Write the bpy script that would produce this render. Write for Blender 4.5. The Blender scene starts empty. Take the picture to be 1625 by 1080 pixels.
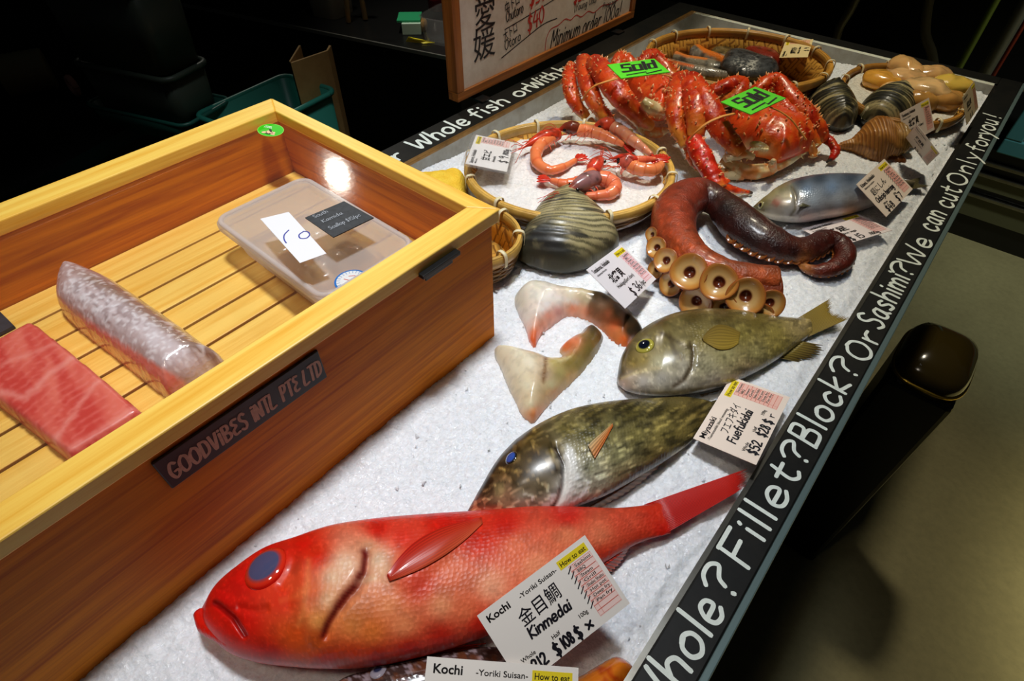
import bpy, bmesh, math, random
import numpy as np
from mathutils import Vector, Matrix
from mathutils.bvhtree import BVHTree
from mathutils.geometry import delaunay_2d_cdt

# ------------------------------------------------------------------ camera, world, lamps, exposure
# metres; z = 0 is the bed of crushed ice, x runs across the counter, y along it away from the viewer
scene = bpy.context.scene
col = scene.collection
H = 0.45                       # lens height above the ice
FPX = 911.386                  # focal length in pixels of a 1625 x 1080 frame
CX, CY = 812.5, 540.0
RW = np.array([[0.76583849, 0.46927509, -0.43962746],
               [0.6430227, -0.55502192, 0.52770491],
               [0.00363589, -0.68682716, -0.72681169]])
CAM = np.array([0.0, 0.0, H])
cd = bpy.data.cameras.new('camera')
cd.sensor_width = 36.0
cd.lens = FPX / 1625.0 * 36.0
cd.clip_start = 0.02
cam = bpy.data.objects.new('camera', cd)
M4 = np.eye(4)
M4[:3, 0] = RW[:, 0]; M4[:3, 1] = -RW[:, 1]; M4[:3, 2] = -RW[:, 2]; M4[:3, 3] = CAM
cam.matrix_world = Matrix(M4.tolist())
col.objects.link(cam)
scene.camera = cam

world = bpy.data.worlds.new('dim_shop'); scene.world = world
world.use_nodes = True
world.node_tree.nodes['Background'].inputs[0].default_value = (0.55, 0.6, 0.62, 1)
world.node_tree.nodes['Background'].inputs[1].default_value = 0.012

def lamp(kind, name, loc, target, energy, color, size=0.1, spot=60, blend=0.5):
    d = bpy.data.lights.new(name, kind); d.energy = energy; d.color = color
    if kind == 'AREA': d.shape = 'DISK'; d.size = size; d.spread = math.radians(spot)
    else: d.shadow_soft_size = size
    if kind == 'SPOT': d.spot_size = math.radians(spot); d.spot_blend = blend
    o = bpy.data.objects.new(name, d); o.location = loc
    o.rotation_euler = (Vector(target) - Vector(loc)).to_track_quat('-Z', 'Y').to_euler()
    col.objects.link(o); return o
lamp('SPOT', 'ceiling_spot', (-0.335, 0.36, 1.55), (-0.43, 0.28, 0), 84, (0.92, 0.96, 1.0), 0.09, 48, 0.9)
lamp('SPOT', 'ceiling_spot', (-0.40, 1.30, 1.55), (-0.27, 1.05, 0), 60, (1.0, 0.90, 0.68), 0.08, 50, 0.75)
lamp('SPOT', 'track_spot', (-2.05, 1.25, 1.2), (-0.45, 0.32, 0.1), 15, (1.0, 0.93, 0.8), 0.038, 40, 0.8)
lamp('SPOT', 'ceiling_spot', (-0.31, -0.35, 1.6), (-0.20, 0.1, 0), 15, (1.0, 0.88, 0.72), 0.12, 46, 0.9)
lamp('SPOT', 'aisle_fill', (1.62, 1.15, 1.6), (1.62, 1.15, -0.85), 360, (1.0, 0.92, 0.60), 0.15, 52, 0.4)  # added fill for the aisle floor, in place of spill from overhead
lamp('SPOT', 'aisle_fill', (1.0, 1.75, 1.7), (0.75, 2.5, -0.25), 110, (0.95, 1.0, 0.85), 0.1, 60, 0.9)  # added fill so the showcase and poles show up
lamp('SPOT', 'back_counter_fill', (-1.0, 0.75, 1.3), (-0.96, 1.0, 0), 36, (1.0, 0.95, 0.8), 0.06, 34, 0.9)  # added fill for the dim goods on the back counter
vs = scene.view_settings
vs.view_transform = 'Standard'; vs.look = 'None'; vs.gamma = 1.0; vs.use_curve_mapping = False
vs.exposure = 0.0

# ------------------------------------------------------------------ helpers
rng = np.random.default_rng(7)
random.seed(7)

def PX(x, y, h=0.0):
    """the point at height h over the ice that lies on a photograph ray"""
    d = RW @ np.array([x - CX, y - CY, FPX]); t = (h - H) / d[2]
    return np.array([d[0] * t, d[1] * t, h])
def toPX(V):
    c = (np.asarray(V) - CAM) @ RW
    return np.stack([CX + FPX * c[:, 0] / c[:, 2], CY + FPX * c[:, 1] / c[:, 2]], 1)
def lin(c):
    c = np.asarray(c, float)
    return np.where(c <= 0.04045, c / 12.92, ((c + 0.055) / 1.055) ** 2.4)
def rgb(*c):
    return tuple(lin(np.array(c) / 255.0))
def sm(a, b, x):
    t = np.clip((x - a) / (b - a), 0, 1); return t * t * (3 - 2 * t)
def mix(a, b, t):
    a = np.asarray(a, float); b = np.asarray(b, float); t = np.asarray(t)
    if t.ndim == 1: t = t[:, None]
    return a * (1 - t) + b * t
def catmull(P, n):
    """n points along a smooth curve through P (any dimension), by chord length"""
    P = np.asarray(P, float)
    if len(P) == 2:
        t = np.linspace(0, 1, n)[:, None]; return P[0] * (1 - t) + P[1] * t
    d = np.maximum(np.linalg.norm(np.diff(P, axis=0), axis=1), 1e-9) ** 0.75
    k = np.concatenate([[0], np.cumsum(d)])
    # derivative at knots (finite difference) then cubic hermite
    m = np.zeros_like(P)
    m[1:-1] = ((P[1:-1] - P[:-2]) / d[:-1, None] * d[1:, None] + (P[2:] - P[1:-1]) / d[1:, None] * d[:-1, None]) / (d[:-1] + d[1:])[:, None]
    m[0] = (P[1] - P[0]) / d[0]; m[-1] = (P[-1] - P[-2]) / d[-1]
    u = np.linspace(0, k[-1], n)
    i = np.clip(np.searchsorted(k, u, 'right') - 1, 0, len(P) - 2)
    h = d[i]; t = ((u - k[i]) / h)[:, None]; h = h[:, None]
    return (2*t**3-3*t**2+1)*P[i] + (t**3-2*t**2+t)*h*m[i] + (-2*t**3+3*t**2)*P[i+1] + (t**3-t**2)*h*m[i+1]
def resample(P, n, closed=False):
    P = np.asarray(P, float)
    if closed: P = np.vstack([P, P[:1]])
    k = np.concatenate([[0], np.cumsum(np.linalg.norm(np.diff(P, axis=0), axis=1))])
    u = np.linspace(0, k[-1], n, endpoint=not closed)
    return np.stack([np.interp(u, k, P[:, j]) for j in range(P.shape[1])], 1)
def smooth_closed(P, n):
    P = np.asarray(P, float); m = len(P)
    Q = catmull(np.vstack([P[-2:], P, P[:3]]), 40 * (m + 5))
    d0 = np.argmin(np.linalg.norm(Q[:len(Q)//2] - P[0], axis=1)); d1 = len(Q)//2 + np.argmin(np.linalg.norm(Q[len(Q)//2:] - P[0], axis=1))
    return resample(Q[d0:d1 + 1], n + 1)[:-1]
def dist_poly(Q, poly):
    """distance of points Q (N,2) to a polyline, and the arc fraction of the foot"""
    poly = np.asarray(poly, float); best = np.full(len(Q), 1e9); frac = np.zeros(len(Q))
    L = np.concatenate([[0], np.cumsum(np.linalg.norm(np.diff(poly, axis=0), axis=1))])
    for i in range(len(poly) - 1):
        a, b = poly[i], poly[i+1]; e = b - a
        t = np.clip(((Q - a) @ e) / max(e @ e, 1e-12), 0, 1)
        d = np.linalg.norm(Q - a - t[:, None] * e, axis=1)
        w = d < best; best[w] = d[w]; frac[w] = (L[i] + t[w] * (L[i+1] - L[i])) / L[-1]
    return best, frac
def inside(Q, poly):
    poly = np.asarray(poly, float); x, y = Q[:, 0], Q[:, 1]; r = np.zeros(len(Q), bool); j = len(poly) - 1
    for i in range(len(poly)):
        xi, yi = poly[i]; xj, yj = poly[j]
        if yi != yj:
            c = ((yi > y) != (yj > y)) & (x < (xj - xi) * (y - yi) / (yj - yi) + xi); r ^= c
        j = i
    return r
def region(Q, poly, soft):
    """1 inside a closed outline, fading to 0 over soft"""
    d, _ = dist_poly(Q, list(poly) + [poly[0]]); s = np.where(inside(Q, poly), d, -d)
    return sm(-soft, soft, s)
_NZ = {}
def vnoise(X, scale, seed=0):
    """value noise of points X (N,2 or N,3), 0..1"""
    X = np.asarray(X, float) * scale
    if X.shape[1] == 2: X = np.column_stack([X, np.zeros(len(X))])
    if seed not in _NZ: _NZ[seed] = np.random.default_rng(1000 + seed).random(4096)
    T = _NZ[seed]; i = np.floor(X).astype(int); f = X - i; f = f * f * (3 - 2 * f); out = 0
    for a in (0, 1):
        for b in (0, 1):
            for c in (0, 1):
                h = ((i[:, 0] + a) * 73856093 ^ (i[:, 1] + b) * 19349663 ^ (i[:, 2] + c) * 83492791) & 4095
                w = (f[:, 0] if a else 1 - f[:, 0]) * (f[:, 1] if b else 1 - f[:, 1]) * (f[:, 2] if c else 1 - f[:, 2])
                out = out + T[h] * w
    return out
def fbm(X, scale, seed=0, oct=4):
    s = 0; a = 0.5; n = 0
    for o in range(oct):
        s = s + a * vnoise(X, scale * 2 ** o, seed + o); n += a; a *= 0.5
    return s / n

class MB:
    """collects pieces into one mesh"""
    def __init__(s): s.v = []; s.f = []; s.n = 0; s.alpha = None; s.c = []; s.uv = []; s.m = []; s.sm = []
    def add(s, V, F, c=None, uv=None, m=0, smooth=True):
        V = np.asarray(V, float); s.v.append(V)
        s.c.append(np.tile(np.array([[1., 1, 1]]), (len(V), 1)) if c is None else (np.tile(np.asarray(c, float), (len(V), 1)) if np.ndim(c) == 1 else np.asarray(c, float)))
        s.uv.append(np.zeros((len(V), 2)) if uv is None else np.asarray(uv, float))
        for f in F: s.f.append([i + s.n for i in f])
        s.m += [m] * len(F); s.sm += [smooth] * len(F); s.n += len(V); return s
    def box(s, lo, hi, **k):
        (a, b, c), (d, e, f) = lo, hi
        V = [(a,b,c),(d,b,c),(d,e,c),(a,e,c),(a,b,f),(d,b,f),(d,e,f),(a,e,f)]
        return s.add(V, [(3,2,1,0),(4,5,6,7),(0,1,5,4),(1,2,6,5),(2,3,7,6),(3,0,4,7)], smooth=False, **k)
    def prism(s, poly, z0, z1, **k):
        n = len(poly); V = [(p[0], p[1], z0) for p in poly] + [(p[0], p[1], z1) for p in poly]
        F = [tuple(range(n))[::-1], tuple(range(n, 2*n))] + [(i, (i+1) % n, n + (i+1) % n, n + i) for i in range(n)]
        k.setdefault('smooth', False); return s.add(V, F, **k)
    def xf(s, M):
        R = np.array(M.to_3x3()); t = np.array(M.to_translation()); s.v = [v @ R.T + t for v in s.v]; return s
    def V(s): return np.vstack(s.v)

def mesh_obj(name, mb, mats, parent=None, origin=None, bevel=0, segs=2, subsurf=0):
    V = mb.V(); o0 = np.zeros(3)
    if parent is not None: o0 = np.array(parent_origin(parent))
    elif origin is not None: o0 = np.asarray(origin, float)
    else:
        lo, hi = V.min(0), V.max(0); o0 = np.array([(lo[0]+hi[0])/2, (lo[1]+hi[1])/2, lo[2]])
    me = bpy.data.meshes.new(name)
    me.from_pydata((V - o0).tolist(), [], mb.f)
    ca = me.color_attributes.new('Col', 'FLOAT_COLOR', 'POINT')
    c4 = np.ones((len(V), 4), np.float32); c4[:, :3] = lin(np.clip(np.vstack(mb.c), 0, 1)); c4[:, 3] = 1 if mb.alpha is None else mb.alpha; ca.data.foreach_set('color', c4.ravel())
    uvl = me.uv_layers.new(name='UVMap'); li = np.zeros(len(me.loops), np.int32); me.loops.foreach_get('vertex_index', li)
    uvl.data.foreach_set('uv', np.vstack(mb.uv)[li].astype(np.float32).ravel())
    for m in (mats if isinstance(mats, (list, tuple)) else [mats]): me.materials.append(m)
    me.polygons.foreach_set('material_index', np.array(mb.m, np.int32)); me.polygons.foreach_set('use_smooth', np.array(mb.sm, bool))
    me.update()
    o = bpy.data.objects.new(name, me); col.objects.link(o)
    if parent is not None: o.parent = parent
    else: o.location = o0
    if bevel:
        b = o.modifiers.new('bevel', 'BEVEL'); b.width = bevel; b.segments = segs; b.limit_method = 'ANGLE'; b.angle_limit = math.radians(40)
    if subsurf:
        b = o.modifiers.new('subsurf', 'SUBSURF'); b.levels = b.render_levels = subsurf
    return o
def parent_origin(p):
    v = np.zeros(3)
    while p is not None: v = v + np.array(p.location); p = p.parent
    return v
def tag(o, label, cat, group=None, kind=None):
    o['label'] = label; o['category'] = cat
    if group: o['group'] = group
    if kind: o['kind'] = kind
    return o
def thing(name, label, cat, loc, group=None):
    o = bpy.data.objects.new(name, None); o.empty_display_size = 0.02; o.location = [float(x) for x in loc]; col.objects.link(o)
    return tag(o, label, cat, group)
def grid_faces(nu, nv, wrapv=False, wrapu=False):
    F = []
    for i in range(nu if wrapu else nu - 1):
        for j in range(nv if wrapv else nv - 1):
            a = i * nv + j; b = i * nv + (j + 1) % nv; c = ((i + 1) % nu) * nv + (j + 1) % nv; d = ((i + 1) % nu) * nv + j
            F.append((a, b, c, d))
    return F
def frames(P):
    """parallel transported frames along a curve"""
    T = np.gradient(P, axis=0); T /= np.linalg.norm(T, axis=1)[:, None] + 1e-12
    up = np.array([0, 0, 1.0]); n = up - T[0] * (up @ T[0])
    if np.linalg.norm(n) < 0.1: n = np.array([1.0, 0, 0]) - T[0] * T[0][0]
    N = [n / np.linalg.norm(n)]
    for i in range(1, len(P)):
        v = N[-1] - T[i] * (N[-1] @ T[i]); N.append(v / (np.linalg.norm(v) + 1e-12))
    N = np.array(N); return T, N, np.cross(T, N)
def tube(mb, P, r, seg=10, c=None, flat=1.0, bump=None, caps=True, upfix=False, cfun=None, m=0):
    """round limb along P with radius r (scalar or per point); flat squashes it along its normal"""
    P = np.asarray(P, float); n = len(P); r = np.full(n, r) if np.isscalar(r) else np.asarray(r, float)
    T, N, B = frames(P)
    if upfix:
        B = np.cross(T, np.array([0, 0, 1.0])); B /= np.linalg.norm(B, axis=1)[:, None] + 1e-9; N = np.cross(B, T)
    a = np.arange(seg) * 2 * math.pi / seg
    V = P[:, None] + r[:, None, None] * (np.cos(a)[None, :, None] * N[:, None] * flat + np.sin(a)[None, :, None] * B[:, None])
    nrm = (np.cos(a)[None, :, None] * N[:, None] + np.sin(a)[None, :, None] * B[:, None])
    V = V.reshape(-1, 3); nrm = nrm.reshape(-1, 3)
    L = np.concatenate([[0], np.cumsum(np.linalg.norm(np.diff(P, axis=0), axis=1))])
    uv = np.stack(np.broadcast_arrays(L[:, None], (a[None, :] * r.mean())), 2).reshape(-1, 2)
    if bump is not None: V = V + nrm * bump(V)[:, None]
    F = grid_faces(n, seg, wrapv=True)
    if caps: F += [tuple(range(seg))[::-1], tuple(range((n-1)*seg, n*seg))]
    if cfun is not None: c = cfun(V, np.repeat(np.linspace(0, 1, n), seg), nrm)
    mb.add(V, F, c=c, uv=uv, m=m); return V, nrm
def cone(mb, p, d, r, h, c=None, c2=None, seg=5):
    d = np.asarray(d, float); d /= np.linalg.norm(d) + 1e-9; a = np.cross(d, [0.3, 0.5, 0.8]); a /= np.linalg.norm(a); b = np.cross(d, a)
    t = np.arange(seg) * 2 * math.pi / seg
    V = np.vstack([p + r * (np.cos(t)[:, None] * a + np.sin(t)[:, None] * b) - d * h * 0.15, [p + d * h]])
    C = None if c is None else np.vstack([np.tile(c, (seg, 1)), [c2 if c2 is not None else c]])
    mb.add(V, [(i, (i+1) % seg, seg) for i in range(seg)], c=C)
def ellipsoid(mb, c0, ax, nu=14, nv=20, c=None, M=None, cfun=None, p=1.0):
    u = np.linspace(0, math.pi, nu); v = np.arange(nv) * 2 * math.pi / nv
    V = np.stack([np.outer(np.sin(u), np.cos(v)), np.outer(np.sin(u), np.sin(v)), np.outer(np.cos(u), np.ones(nv))], 2).reshape(-1, 3)
    V = np.sign(V) * np.abs(V) ** p
    U = V.copy(); V = V * np.asarray(ax)
    if M is not None: V = V @ np.asarray(M).T
    V = V + np.asarray(c0); F = [f[::-1] for f in grid_faces(nu, nv, wrapv=True)]
    mb.add(V, F, c=cfun(U, V) if cfun else c, uv=V[:, :2]); return V
def pillow(mb, poly, z0, prof, res, c=None, cfun=None, zb=-0.004, zfun=None, n=None, jit=0.2):
    """solid built on an outline (N,2 world); prof(distance to the outline, points) gives the height of its top"""
    poly = np.asarray(poly, float)
    if n is None: n = max(12, int(np.linalg.norm(np.diff(np.vstack([poly, poly[:1]]), axis=0), axis=1).sum() / res))
    B = resample(poly, n, closed=True); lo, hi = B.min(0), B.max(0)
    gx, gy = np.meshgrid(np.arange(lo[0], hi[0], res), np.arange(lo[1], hi[1], res)); G = np.stack([gx.ravel(), gy.ravel()], 1)
    G = G + rng.uniform(-jit, jit, G.shape) * res; d, _ = dist_poly(G, np.vstack([B, B[:1]])); G = G[inside(G, B) & (d > res * 0.55)]
    A = np.vstack([B, G]); vs_, _, fs, *_r = delaunay_2d_cdt([Vector(p) for p in A], [(i, (i+1) % n) for i in range(n)], [], 1, 1e-7)
    Q = np.array([[v.x, v.y] for v in vs_]); d, _ = dist_poly(Q, np.vstack([B, B[:1]])); d[:n] = 0
    zt = z0 + prof(d, Q) + (zfun(Q) if zfun else 0); zbot = np.full(len(Q), zb) + (zfun(Q) if zfun else 0)
    zbot = np.minimum(zbot, zt); m_ = len(Q); edge = np.arange(m_) < n
    V = np.vstack([np.column_stack([Q, zt]), np.column_stack([Q, zbot])])
    fs = [list(f) for f in fs]
    def ccw(f):
        a, b, c_ = Q[f[0]], Q[f[1]], Q[f[2]]; return (b[0]-a[0])*(c_[1]-a[1]) - (b[1]-a[1])*(c_[0]-a[0]) > 0
    fs = [f if ccw(f) else f[::-1] for f in fs]
    F = [tuple(f) for f in fs] + [tuple(i + m_ for i in f[::-1]) for f in fs]
    ar = 0.5 * np.sum(B[:, 0] * np.roll(B[:, 1], -1) - B[:, 1] * np.roll(B[:, 0], -1)); 
    for i in range(n):
        j = (i + 1) % n; q = (i + m_, j + m_, j, i); F.append(q if ar > 0 else q[::-1])
    D = np.concatenate([d, d]); cc = cfun(V, D) if cfun else c
    mb.add(V, F, c=cc, uv=V[:, :2]); return V, D, m_
def outl(pts, h=0.0, n=None, smooth=True):
    W = np.array([PX(p[0], p[1], p[2] if len(p) > 2 else h)[:2] for p in pts])
    return smooth_closed(W, n or 12 * len(W)) if smooth else W

# ------------------------------------------------------------------ materials
def _nodes(name):
    m = bpy.data.materials.new(name); m.use_nodes = True; nt = m.node_tree
    return m, nt, nt.nodes['Principled BSDF']
def N(nt, t, **k):
    n = nt.nodes.new(t)
    for a, v in k.items():
        if a in n.inputs.keys(): n.inputs[a].default_value = v
        else: setattr(n, a, v)
    return n
def mat(name, base=None, rough=0.5, metal=0.0, spec=0.5, coat=0.0, coatr=0.1, sss=0.0, sssr=(0.004, 0.002, 0.001), mott=None, bumps=(), trans=0.0, alpha=1.0, ior=1.45, emit=None, sheen=0.0, uv=False):
    """base None reads the Col attribute; mott = (scale, amount, dark colour); bumps = [(kind, scale, strength, distance)]"""
    m, nt, b = _nodes(name); L = nt.links.new
    tc = N(nt, 'ShaderNodeTexCoord'); co = tc.outputs['UV'] if uv else tc.outputs['Object']
    if base is None:
        a = N(nt, 'ShaderNodeVertexColor', layer_name='Col'); src = a.outputs['Color']
    else:
        r = N(nt, 'ShaderNodeRGB'); r.outputs[0].default_value = (*base, 1); src = r.outputs[0]
    if mott:
        for sc_, am, dk in ([mott] if not isinstance(mott[0], (list, tuple)) else mott):
            no = N(nt, 'ShaderNodeTexNoise', Scale=sc_, Detail=5.0, Roughness=0.65); L(co, no.inputs['Vector'])
            mr = N(nt, 'ShaderNodeMapRange'); mr.inputs['From Min'].default_value = 0.38; mr.inputs['From Max'].default_value = 0.68; mr.inputs['To Max'].default_value = am; L(no.outputs['Fac'], mr.inputs['Value'])
            mx = N(nt, 'ShaderNodeMix', data_type='RGBA'); L(mr.outputs[0], mx.inputs['Factor']); L(src, mx.inputs['A']); mx.inputs['B'].default_value = (*dk, 1); src = mx.outputs['Result']
    L(src, b.inputs['Base Color'])
    b.inputs['Roughness'].default_value = rough; b.inputs['Metallic'].default_value = metal; b.inputs['Specular IOR Level'].default_value = spec
    b.inputs['Coat Weight'].default_value = coat; b.inputs['Coat Roughness'].default_value = coatr; b.inputs['IOR'].default_value = ior
    b.inputs['Transmission Weight'].default_value = trans; b.inputs['Alpha'].default_value = alpha
    if sss: b.inputs['Subsurface Weight'].default_value = sss; b.inputs['Subsurface Radius'].default_value = sssr; b.inputs['Subsurface Scale'].default_value = 1.0
    if emit: b.inputs['Emission Color'].default_value = (*emit[0], 1); b.inputs['Emission Strength'].default_value = emit[1]
    prev = None
    for kind, sc_, st, di in bumps:
        if kind == 'noise':
            t = N(nt, 'ShaderNodeTexNoise', Scale=sc_, Detail=4.0); L(co, t.inputs['Vector']); out = t.outputs['Fac']
        elif kind == 'scales':      # overlapping fish scales: rows of cells pulled along the body
            mp = N(nt, 'ShaderNodeMapping'); mp.inputs['Scale'].default_value = (sc_, sc_ * 1.15, sc_); L(co, mp.inputs['Vector'])
            t = N(nt, 'ShaderNodeTexVoronoi', Scale=1.0, Randomness=0.55); L(mp.outputs[0], t.inputs['Vector'])
            mk = N(nt, 'ShaderNodeVertexColor', layer_name='Col'); mu = N(nt, 'ShaderNodeMath', operation='MULTIPLY'); L(t.outputs['Distance'], mu.inputs[0]); L(mk.outputs['Alpha'], mu.inputs[1]); out = mu.outputs[0]
        elif kind == 'voro':
            t = N(nt, 'ShaderNodeTexVoronoi', Scale=sc_); L(co, t.inputs['Vector']); out = t.outputs['Distance']
        elif kind == 'wave':
            mp = N(nt, 'ShaderNodeMapping'); mp.inputs['Scale'].default_value = (1, 1, 1); L(co, mp.inputs['Vector'])
            t = N(nt, 'ShaderNodeTexWave', Scale=sc_, Distortion=2.0); L(mp.outputs[0], t.inputs['Vector']); out = t.outputs['Fac']
        bp = N(nt, 'ShaderNodeBump', Strength=st, Distance=di); L(out, bp.inputs['Height'])
        if prev is not None: L(prev, bp.inputs['Normal'])
        prev = bp.outputs['Normal']
    if prev is not None: L(prev, b.inputs['Normal'])
    return m
def wood_mat(name, light, dark, rough=0.45, axis='Y', coat=0.0, spec=0.5):
    m, nt, b = _nodes(name); L = nt.links.new
    tc = N(nt, 'ShaderNodeTexCoord'); mp = N(nt, 'ShaderNodeMapping')
    s = {'Y': (60, 2.2, 60), 'X': (2.2, 60, 60), 'Z': (60, 60, 2.2)}[axis]; mp.inputs['Scale'].default_value = s
    L(tc.outputs['Object'], mp.inputs['Vector'])
    n1 = N(nt, 'ShaderNodeTexNoise', Scale=1.6, Detail=6.0, Roughness=0.6, Distortion=0.6); L(mp.outputs[0], n1.inputs['Vector'])
    n2 = N(nt, 'ShaderNodeTexNoise', Scale=9.0, Detail=2.0); L(mp.outputs[0], n2.inputs['Vector'])
    ad = N(nt, 'ShaderNodeMath', operation='MULTIPLY_ADD'); L(n2.outputs['Fac'], ad.inputs[0]); ad.inputs[1].default_value = 0.25; L(n1.outputs['Fac'], ad.inputs[2])
    cr = N(nt, 'ShaderNodeValToRGB'); L(ad.outputs[0], cr.inputs[0])
    e = cr.color_ramp.elements; e[0].position = 0.42; e[0].color = (*dark, 1); e[1].position = 0.74; e[1].color = (*light, 1)
    L(cr.outputs[0], b.inputs['Base Color']); b.inputs['Roughness'].default_value = rough; b.inputs['Specular IOR Level'].default_value = spec
    b.inputs['Coat Weight'].default_value = coat; b.inputs['Coat Roughness'].default_value = 0.12
    bp = N(nt, 'ShaderNodeBump', Strength=0.25, Distance=0.0006); L(ad.outputs[0], bp.inputs['Height']); L(bp.outputs[0], b.inputs['Normal'])
    return m

# ------------------------------------------------------------------ writing
GL = {  # single stroke letters: x-height 4, cap 7, baseline 0, descender -3;  'width;stroke|stroke'
'W':'6.4;0,7 1.4,0 3.2,5 4.6,0 6.2,7','h':'3.6;.2,7.4 .3,0|.3,2.4 1.6,4.2 2.9,3.6 3.1,0','o':'3.8;2,4.1 .5,3.2 .4,1 1.8,-.1 3.3,1 3.3,3.2 2,4.2 .9,3.7','l':'1;.3,7.4 .5,0',
'e':'3.7;.5,2 3.1,2.5 2.7,3.9 1.3,4.2 .3,2.2 .8,.3 2.2,-.1 3.4,.9','?':'3.4;.2,5.6 1,7.1 2.6,7 3.1,5.6 1.8,3.9 1.5,2.2|1.4,.3 1.5,-.1','F':'3.8;.4,7 .5,0|.2,7 3.8,7.1|.4,3.7 3,3.9',
'i':'1;.4,4 .5,0|.4,5.7 .5,6.1','t':'3;1.3,6.4 1.2,1 2,0 2.9,.6|0,4.3 2.7,4.5','B':'4.2;.4,7 .4,0|.4,7 2.8,6.8 3,4.6 .5,3.7 3.4,3 3.5,.7 .3,0','c':'3.4;3,3.4 1.8,4.2 .4,2.8 .6,.7 1.9,-.1 3.3,.8',
'k':'3.5;.4,7.4 .4,0|3,4.3 .5,1.9 3.3,0','O':'4.8;2.4,7.1 .6,5.6 .3,2.2 1.8,0 3.6,.6 4.5,3.4 3.7,6.4 2,7.1','r':'2.8;.3,4.1 .5,0|.5,2.6 1.5,4 2.7,4','S':'3.9;3.5,6.2 2.2,7.2 .7,6.2 .9,4.6 3,3 3.3,1.2 2,-.1 .3,.8',
's':'3;2.6,3.7 1.4,4.2 .5,3.3 2.4,1.4 2,.1 .3,.4','a':'3.7;3,3.8 1.6,4.2 .4,2.6 .7,.4 2,.2 3,3.8|3,4 3.1,.6 3.6,0','m':'5.4;.3,4.2 .4,0|.4,2.6 1.5,4.1 2.4,3.4 2.5,0|2.5,2.6 3.7,4.1 4.7,3.4 4.9,0','!':'1.4;.7,7.2 .6,2|.6,.3 .7,0',
'n':'3.6;.3,4.2 .4,0|.4,2.4 1.7,4.1 2.9,3.5 3,0','u':'3.6;.3,4.1 .5,.6 1.6,0 2.8,1.2|2.9,4.1 3.1,0','y':'3.4;.3,4.1 1.6,.9|3.1,4.1 1.4,-.6 .2,-2.7','Y':'4;.3,7 2,3.4|3.8,7.1 1.8,2.8 1.2,0','f':'2.9;2.7,6.8 1.7,7.2 1.1,5.6 1.1,-.2|0,3.9 2.5,4.1',
'w':'5;.2,4 1.2,0 2.5,3.2 3.5,0 4.7,4.1','d':'3.8;3,3.2 1.5,4 .4,2.4 .9,.2 2.2,.3 3.1,2|3.1,7.2 3.2,0','K':'4;.4,7 .4,0|3.7,6.9 .5,3.2 3.8,0','b':'3.7;.4,7.2 .4,0|.4,2.6 1.8,4 3.2,2.8 2.8,.4 1.3,-.1 .4,.6','j':'2;1.4,4 1.4,-1.6 .2,-2.4|1.4,5.7 1.5,6',
'D':'4.4;.4,7 .4,0|.3,7 2.8,6.6 4,4 3.2,1 .3,0','$':'4;3.4,5.6 1.8,6.4 .6,5.2 1.3,3.8 2.8,2.9 3.1,1.2 1.9,.2 .4,1|1.9,7.6 1.8,-1','0':'3.8;2,7 .5,5.4 .4,1.8 1.7,0 3.2,1.4 3.3,5 2,7','1':'1.6;.9,7 .7,0','2':'3.8;.3,5.6 1.4,7 3,6.2 2.6,3.8 .2,.2 3.6,.4',
'3':'3.6;.4,6.4 2,7 3,5.6 1.4,3.9 3.2,2.6 2.6,.4 .3,.3','4':'3.8;1.4,7 .3,2.6 3.7,2.7|2.8,5 2.6,-.4','5':'3.8;3.4,7 .8,6.8 .6,4 2.6,4.2 3.4,2 2,0 .3,.5','6':'3.8;2.8,7 .9,4.4 .4,1.6 1.8,0 3.2,1.4 2.4,3.4 .7,2.4','7':'3.6;.2,6.8 3.2,6.9 1.4,0','8':'3.6;2.8,6.2 1.4,7 .7,5.4 2.9,2.4 2.4,.3 .9,.2 .7,2.2 2.8,5 2.8,6.2',
'9':'3.6;3,5 1.8,7 .5,5.4 1.2,3.6 3,5.2 2.6,0','/':'2.4;2.2,7.2 .2,-.6','(':'1.6;1.4,7.4 .4,3.4 1.4,-.8',')':'1.6;.2,7.4 1.2,3.4 .2,-.8','x':'3.2;.2,4 3,0|3,4.1 .3,0','g':'3.6;3,3.6 1.5,4.1 .4,2.4 1.3,.4 2.9,2.6|3.1,4 2.8,-2 1.2,-2.9 .3,-2','p':'3.6;.4,4 .4,-3|.4,2.6 1.8,4.1 3.1,2.6 2.1,.2 .5,.7',
'M':'5.6;.3,0 .8,7 2.7,2.4 4.6,7 5.3,0','C':'4;3.7,6 2.2,7.1 .6,5 .5,2 2,0 3.8,1.2','P':'3.8;.4,7 .4,0|.3,7 2.9,6.8 3.3,5 2,3.6 .4,3.4','.':'1;.4,.2 .5,0','G':'4.6;4,6 2.3,7.1 .6,5 .6,2 2.2,0 4,.9 4.1,3 2.5,3','V':'4;.2,7 1.9,0 3.8,7','E':'3.8;3.6,6.7 1.6,7 .6,5.6 2.6,3.8 .5,2.4 1.4,.2 3.6,.5','I':'1.2;.6,5.4 .6,0|.6,6.6 .6,7','N':'4.6;.4,0 .5,7 3.8,0 4.1,7','T':'4;2,7 2,0|0,7 4,7.1','L':'3.4;.5,7 .5,0 3.2,.4','H':'4.4;.4,7 .4,0|3.8,7 3.8,0|.4,3.6 3.8,3.6',"'":'1;.5,7.2 .4,5.8','-':'3;.3,3 2.6,3.1'}
def strokes(s, gap=0.9, space=2.6):
    """polylines of a handwritten word, and its width"""
    x = 0; out = []
    for ch in s:
        if ch == ' ': x += space; continue
        w, d = GL[ch].split(';')
        for st in d.split('|'):
            P = np.array([[float(q) for q in p.split(',')] for p in st.split()]); P[:, 0] += x; out.append(P)
        x += float(w) + gap
    return out, x - gap
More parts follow.
